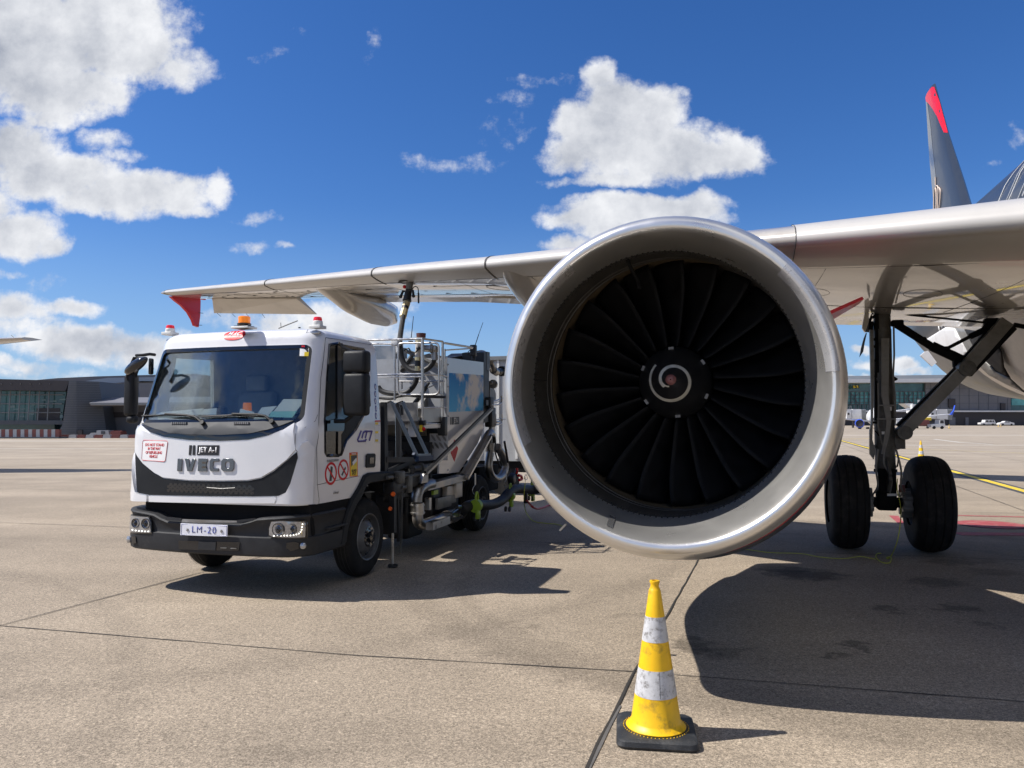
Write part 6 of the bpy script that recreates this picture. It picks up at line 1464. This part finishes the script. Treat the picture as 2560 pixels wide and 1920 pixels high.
# ladder struts and black frame
tubes('support_strut','bluesteel',[([q2(708,872,.95),q2(930,1340,1.15)],.034),([q2(808,872,.95),q2(1025,1332,1.15)],.034),([q2(752,880,.85),q2(760,1400,.85)],.026)])
mb=MB(); mb.bar(q2(935,1352,1.16),q2(1050,1345,1.16),.035,.03); mb.build('strut_foot','bluesteel',tr)
M['navy']=mat('navy_paint',(.012,.03,.075),.5,spec=.3)
mb=MB(); mb.bar(q2(935,1380,1.165),q2(1065,1372,1.165),.05,.055); mb.bar(q2(905,1335,1.14),q2(940,1400,1.14),.03,.03); mb.build('strut_bracket','navy',tr)
tubes('strut_joint','framed',[([q2(660,885,.95),q2(700,868,.95),q2(730,885,.95)],.014),([q2(760,885,.95),q2(805,868,.95),q2(828,880,.95)],.014),([q2(760,890,.95),q2(760,920,.95)],.04)])
mb=MB()
for a,b,w_ in (((637,875),(642,1505),.05),((655,885),(665,1500),.03),((770,920),(775,1400),.05),((645,1388),(925,1388),.06),((660,1500),(900,1400),.05),((800,900),(802,990),.03)): mb.bar(q2(*a,.90),q2(*b,.90),w_,w_)
mb.build('equipment_frame','framed',tr)
# white sheet cabinet with printed sky panel
cbx=MB().prism([q2(*p,.985) for p in ((1206,478),(1530,520),(1530,1110),(1480,1240),(1310,1498),(1212,1512),(1132,1512),(1135,1400),(1206,1390))],(-.02,0,0)).build('equipment_cabinet','white',tr)
zt_=q2(1206,478,.985).z; yf_=q2(1206,478,.985).y; zb_=q2(1206,1500,.985).z
MB().box((.40,yf_+.0-.005,(zt_+1.5)/2),(1.16,.015,zt_-1.5)).build('front_sheet','box',cbx)
MB().box((.15,yf_+.65,zt_-.05),(1.6,1.3,.012)).build('roof_sheet','box',cbx)
MB().box((-.95,yf_+.65,1.7),(.012,1.4,1.5)).build('side_sheet','box',cbx)
fp_=MB().prism([b2(*p,yf_-.02) for p in ((1038,1155),(1210,1155),(1210,1395),(1132,1395),(1040,1385))],(0,.015,0)).build('slotted_panel','white',cbx)
mb=MB()
for yy,xs in ((1195,(1082,1128,1178)),(1262,(1068,1112,1155,1195))):
    for x in xs: mb.add([b2(x+24*math.cos(t)*.8+10*math.sin(t),yy+26*math.sin(t)+14*math.cos(t),yf_-.023) for t in [2*math.pi*i/14 for i in range(14)]],[list(range(14))])
mb.parts('oval_slot','steelm',fp_)
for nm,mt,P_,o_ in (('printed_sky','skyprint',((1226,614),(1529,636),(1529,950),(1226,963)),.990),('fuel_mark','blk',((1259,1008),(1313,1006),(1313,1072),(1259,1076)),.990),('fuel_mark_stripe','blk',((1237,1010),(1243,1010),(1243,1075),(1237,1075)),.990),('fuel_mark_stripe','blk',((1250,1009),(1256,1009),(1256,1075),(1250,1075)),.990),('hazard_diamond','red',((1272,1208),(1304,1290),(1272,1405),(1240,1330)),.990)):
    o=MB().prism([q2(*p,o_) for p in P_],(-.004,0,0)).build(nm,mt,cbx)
qj=q2(1286,1041,.992); wj=abs(q2(1311,1041,.992).y-q2(1261,1041,.992).y)
text('JET A-1',.10,lambda u,v,w_: Vector((.991+w_,qj.y+u,qj.z+v)),'fuel_lettering','paper',cbx,.001,.002,sx=wj/.40)
mb=MB()
for yy in (540,735,1000,1300,1480): mb.cyl(q2(1214,yy,.986),q2(1214,yy,.992),.012,n=8)
mb.parts('panel_screw','steelm',cbx)
mb=MB(); mb.prism([q2(*p,.97) for p in ((1533,432),(1560,425),(1586,430),(1586,560),(1580,600),(1575,1050),(1535,1060),(1533,600))],(-.35,0,0)); mb.build('pillar','framed',tr)
MB().prism([q2(*p,.975) for p in ((1562,425),(1586,430),(1588,560),(1582,600),(1562,585))],(-.01,0,0)).build('pillar_trim','bluesteel',tr)
mb=MB(); mb.prism([q2(*p,.6) for p in ((1230,480),(1330,462),(1400,470),(1452,436),(1535,440),(1535,520),(1400,505),(1300,495))],(-.4,0,0)); mb.build('roof_gear','gear',tr)
mb=MB(); mb.cyl(q2(1440,400,.95),q2(1440,505,.95),.028,n=10); mb.box(q2(1440,415,.97),(.08,.09,.16),bev=.01); mb.cyl(q2(1450,385,.95),q2(1487,272,.95),.006,n=5); mb.cyl(q2(1487,272,.95),q2(1525,165,.95),.004,n=5); mb.tube(spline([q2(*p,.95) for p in ((1415,405),(1392,430),(1400,455),(1425,460))],5),.006,5); mb.build('aerial','framed',tr)
mb=MB(); mb.tube(spline([q2(*p,.7) for p in ((1480,455),(1520,450),(1545,470))],4),.07,12); mb.build('roof_pipe','steelm',tr)
vp=MB(); vp.tube(spline([q2(*p,.95) for p in ((1595,520),(1612,560),(1625,600),(1660,612))],5),.044,14); vp.cyl(q2(1618,590,.95),q2(1645,608,.95),.062,n=20); vp.build('vapour_pipe','steelm',tr)
vp=MB(); vp.cyl(q2(1655,605,.96),q2(1705,598,.96),.055,n=22); vp.cyl(q2(1690,600,.96),q2(1708,598,.96),.082,n=24); vp.build('vapour_flange','framed',tr)
mb=MB(); mb.prism([q2(*p,.9) for p in ((1588,700),(1600,690),(1640,800),(1640,850),(1588,900))],(-.02,0,0)); mb.cyl(q2(1590,700,.95),q2(1625,715,.95),.03,n=8); mb.cyl(q2(1612,712,.95),q2(1620,716,.95),.07,n=10); mb.parts('side_bracket','gearl',tr)
tubes('hose_hook','steel',[([q2(1590,880,1.0),q2(1700,842,1.0)],.020),([q2(1592,896,1.0),q2(1690,862,1.0)],.012),(spline([q2(*p,1.02) for p in ((1690,815),(1692,870),(1670,895),(1640,900),(1600,900))],5),.018),([q2(1638,1030,1.0),q2(1722,1028,1.0)],.018),([q2(1640,1055,1.0),q2(1670,1052,1.0)],.035),(spline([q2(*p,1.02) for p in ((1694,980),(1694,1040),(1680,1070),(1640,1078))],5),.018),([q2(1638,985,1.0),q2(1638,1080,1.0)],.016)])
mb=MB(); mb.box(q2(1580,890,.98),(.10,.16,.2),bev=.01); mb.box(q2(1590,1010,.95),(.12,.2,.30),bev=.02); mb.box(q2(1550,880,1.0),(.05,.1,.08)); mb.build('hinge_block','framed',tr)
# inclined hand rail, steel chute and channel
tubes_=MB(); tubes_.bar(q2(1012,1515,1.10),q2(1600,938,1.06),.028,.050,(1,0,0)); tubes_.build('inclined_rail','steelm',tr)
tubes_=MB(); tubes_.bar(q2(1008,1500,1.12),q2(1596,925,1.08),.03,.03,(1,0,0)); tubes_.build('inclined_rail_cap','framed',tr)
mb=MB(); pts=spline([q2(*p,1.04) for p in ((1345,1545),(1420,1425),(1500,1290),(1565,1175),(1590,1150),(1605,1165))],5); mb.tube(pts,.060,14); mb.build('steel_chute','steelm',tr)
mb=MB(); mb.bar(q2(1378,1560,1.12),q2(1588,1180,1.12),.03,.06,(1,0,0)); mb.build('chute_lip','steel',tr)
mb=MB(); mb.prism([q2(*p,1.1) for p in ((1028,1612),(1365,1525),(1370,1575),(1040,1665))],(-.15,0,0)); mb.prism([q2(*p,1.11) for p in ((1000,1515),(1035,1510),(1035,1590),(975,1600))],(-.1,0,0)); mb.build('channel','steelm',tr)
mb=MB(); mb.tube(spline([q2(*p,1.0) for p in ((1590,1160),(1625,1180),(1632,1230),(1632,1300))],5),.02,8); mb.build('pipe_loop_cable','framed',tr)
mb=MB(); mb.prism([q2(*p,.98) for p in ((1605,1050),(1630,1080),(1635,1240),(1600,1240))],(-.05,0,0)); mb.cyl(q2(1590,1240,.95),q2(1590,1320,.95),.075,n=20); mb.build('swivel','steelm',tr)
# curled stainless pipe
MB().tube(spline([q8(*p,1.0) for p in ((585,290),(570,380),(562,480),(585,580),(640,640),(700,640),(760,580),(790,480),(775,370),(735,285),(700,240),(680,200))],7),.060,18).build('curled_pipe','steelm',tr)
tubes('curled_pipe_bracket','framed',[(spline([q8(*p,1.12) for p in ((590,40),(640,70),(655,150),(650,260),(690,400),(740,490),(730,400),(690,300))],6),.018),([q8(780,130,1.1),q8(830,420,1.1)],.03),([q8(810,240,1.1),q8(860,560,1.1)],.012)])
# inlet pipework low on the side
ip=MB(); ip.tube(spline([q3(*p) for p in ((660,330),(600,345),(548,385),(525,440),(520,500))],6),.066,18); ip.build('inlet_pipe','steelm',tr)
ip=MB(); ip.cyl(q3(530,505),q3(532,610),.078,n=24); ip.cyl(q3(530,520),q3(530,532),.087,n=24); ip.cyl(q3(531,590),q3(531,600),.087,n=24); ip.build('pipe_collar','steel',tr)
ip=MB(); ip.tube(spline([q3(*p) for p in ((532,610),(535,670),(560,705),(610,700),(700,665),(800,625))],6),[.105]*31 if 0 else .064,18); ip.build('inlet_pipe','steelm',tr)
ip=MB(); ip.cyl(q3(800,640,1.1),q3(870,622,1.1),.088,n=22); ip.cyl(q3(885,615,1.1),q3(935,600,1.1),.076,n=22); ip.cyl(q3(890,545,1.2),q3(920,545,1.2),.03,n=12); ip.cyl(q3(845,600,1.2),q3(905,560,1.2),.016,n=8); ip.build('coupling','chrome',tr)
ip=MB(); ip.bar(q3(640,722,1.2),q3(800,662,1.2),.09,.09,(1,0,0)); ip.bar(q3(628,458,1.1),q3(626,570,1.1),.06,.06,(1,0,0)); ip.build('square_tube','steel',tr)
ip=MB(); ip.cyl(q3(330,262),q3(560,250),.02,n=10); pv=lambda a,b: T.at((a,b),0,.95)
ip.cyl(pv(1030,1174),pv(1084,1166),.046,n=18); ip.cyl(pv(1048,1171),pv(1053,1170.4),.066,n=20); ip.box(q3(440,330),(.08,.1,.2),bev=.01); ip.cyl(q3(380,365),q3(440,360),.025,n=8); ip.cyl(q3(250,275),q3(300,270),.02,n=8); ip.box(q3(360,270),(.1,.12,.14),bev=.015); ip.box(q3(580,275),(.08,.16,.12),bev=.01); ip.build('valve_group','gear',tr)
ip=MB(); ip.box(q3(400,300,.95),(.2,.5,.16),bev=.02); ip.box(q3(480,340,.95),(.15,.16,.3),bev=.02); ip.box(q3(310,390,.95),(.12,.3,.22),bev=.02); ip.cyl(q3(482,180,1.05),q3(482,240,1.05),.025,n=8); ip.box(q3(420,600,.5),(.3,.5,.6),bev=.05); ip.box(q3(700,480,.8),(.3,.9,.5),bev=.03); ip.parts('valve_block','framed',tr)
ip=MB(); ip.box(q3(880,385,1.0),(.12,.22,.20),bev=.01); ip.box(q3(820,400,.97),(.1,.34,.16),bev=.01); ip.build('service_box','beige',tr)
ip=MB(); ip.box(q3(770,500,1.02),(.04,.45,.14),bev=.005); ip.box(q3(850,470,1.02),(.03,.2,.10)); ip.build('bracket_plate','gearl',tr)
MB().box(q3(690,408,1.05),(.03,.14,.05)).build('lime_tab','lime',tr)
# stabiliser leg with spring
lg_=MB(); lg_.bar(q3(302,430,1.03),q3(302,780,1.03),.06,.06,(1,0,0)); lg_.box(q3(325,360,1.0),(.12,.3,.14),bev=.01); lg_.bar(q3(345,470,1.03),q3(355,860,1.03),.03,.03); 
f_p=q3(302,1050,1.03); f_p.z=.012; lg_.cyl(f_p,f_p+Vector((0,0,.02)),.055,n=20); le=lg_.build('stabiliser_leg','framed',tr)
lg_=MB(); lg_.cyl(q3(302,770,1.03),Vector((f_p.x,f_p.y,.04)),.013,n=12); lg_.build('leg_piston','steel',le)
a=q3(385,400,1.05); b=q3(375,970,1.05); pts=[a.lerp(b,t/400)+Vector((.0,.015*math.cos(t*.9),0))+Vector((.015*math.sin(t*.9),0,0)) for t in range(401)]
MB().tube(pts,.0035,5).build('spring','gear',le)
for x,y,r_ in ((305,425,.028),(278,560,.024)): MB().cyl(q3(x,y,1.05),q3(x,y,1.08),r_,r_*.8,n=16).build('side_reflector','orange',tr)
# dark inlet hose carried on castor collars
hs=[q3(935,600,1.12),q8(250,1040,1.2),q8(380,1000,1.2),q8(520,1010,1.22),q8(650,990,1.25),q8(760,930,1.28),q8(830,850,1.3),q8(930,790,1.32),q8(1060,790,1.35),q8(1150,800,1.4),q8(1250,790,1.5)]
ih=MB().tube(spline(hs,6),.072,16).build('inlet_hose','rubber',tr)
def collar(c,up,xs,parent,caster):
    mb=MB(); p=q8(*c,1.30); d=(q8(c[0]+60,c[1]-35,1.3)-q8(c[0]-60,c[1]+35,1.3)).normalized()
    mb.cyl(p-d*.04,p+d*.04,.086,n=18); mb.box(p+Vector((.03,0,-.11)),(.05,.09,.12),bev=.012)
    mb.tube(spline([p+Vector((.02,-.05,.06)),p+Vector((.02,-.055,.13)),p+Vector((.02,-.02,.18)),p+Vector((.02,.02,.15)),p+Vector((.02,.03,.07))],5),.014,8)
    mb.build('collar','lime',parent)
    q=q8(*caster,1.30); m2=MB(); 
    for s_ in (-.03,.03): m2.cyl((q.x+s_-.012,q.y,q.z),(q.x+s_+.012,q.y,q.z),.040,n=16)
    m2.build('castor','framed',parent)
collar((385,1020),0,0,ih,(400,1190)); collar((850,880),0,0,ih,(825,1065)); collar((1150,810),0,0,ih,(1145,915))
mb=MB(); mb.box(q8(880,650,1.3),(.10,.16,.15),Matrix.Rotation(.4,3,'X'),bev=.03); mb.tube([q8(890,600,1.3),q8(915,530,1.3),q8(950,540,1.3)],.03,8); mb.build('deadman_control','framed',ih)
mb=MB(); mb.tube(spline([q8(*p,1.32) for p in ((975,600),(1010,610),(1020,650),(985,665))],5),.022,8); mb.box(q8(955,540,1.33),(.03,.02,.09)); mb.build('red_handle','red',ih)
tubes('hanging_hook','steel',[(spline([q8(*p,1.35) for p in ((1070,600),(1055,630),(1070,660),(1095,650),(1090,600),(1075,585))],4),.008),([q8(1068,690,1.35),q8(1066,590,1.35)],.008),([q8(375,570,1.2),q8(375,730,1.2)],.02),(spline([q8(*p,1.2) for p in ((375,730),(340,790),(345,840),(360,860))],4),.008),([q8(810,520,1.2),q8(806,660,1.2)],.014),(spline([q8(*p,1.2) for p in ((806,660),(780,700),(785,750),(800,760))],4),.008)],ih)
mb=MB(); mb.box(q8(1075,915,1.4),(.06,.06,.16),bev=.01); mb.build('hose_fitting','framed',ih)
tag(MB().tube(spline([T.M@q8(1085,940,1.42),T.M@q8(1120,985,1.45),W.at(z8(1170,1035),2,.30),W.at(z8(1240,1062),2,.14),W.at(z8(1330,1040),2,.06),W.at(z8(1420,1010),2,.03),W.at(z8(1700,1000),2,.025)],6),.018,8).build('air_hose','redhose'),'thin red hose running from the hose collar towards the engine','hose')
tag(MB().tube(spline([T.M@q8(1068,700,1.42),T.M@q8(1052,860,1.42),W.at(z8(1055,1000),2,.28),W.at(z8(1085,1120),2,.02),W.at(z8(1180,1230),2,.012),W.at(z8(1350,1262),2,.012),W.at(z8(1500,1275),2,.012),W.at(z8(1600,1310),2,.012)],6),.007,5).build('cord','rope'),'thin yellow green cord dropping from the hose trolley to the ground','cord')
# grey container body standing beyond the truck
cf=Frame(-1.2,17.0,17.5)
gc=thing('container_trailer','light grey ribbed container body standing beyond the refuelling truck','container',cf)
def cpt(x,y): return cf.at(z2(x,y),1,0)
tl=cpt(560,690); trp=cpt(1900,470); bt=cpt(1700,1420)
zt_=cpt(1700,470).z; zb_=cpt(1720,1400).z; xl=cpt(545,470).x; xr=cpt(1900,470).x
MB().box(((xl+xr)/2,1.2,(zt_+zb_)/2),(xr-xl,2.4,zt_-zb_)).build('body','box',gc)
mb=MB(); x=xl+.1
while x<xr: mb.box((x,-.012,(zt_+zb_)/2),(.05,.03,zt_-zb_-.1)); x+=.42
mb.build('rib','offwhite',gc)
MB().box(((xl+xr)/2,-.02,zt_-.03),(xr-xl+.04,.06,.08)).build('top_rail','mull',gc)
MB().box(((xl+xr)/2,.3,zb_-.12),(xr-xl,.5,.24)).build('underframe','dark',gc)
for x in (xr-.5,xr-1.6,xl+.6): MB().cyl((x,-.0,.28),(x,.3,.28),.28,n=20).build('wheel','tyre',gc)
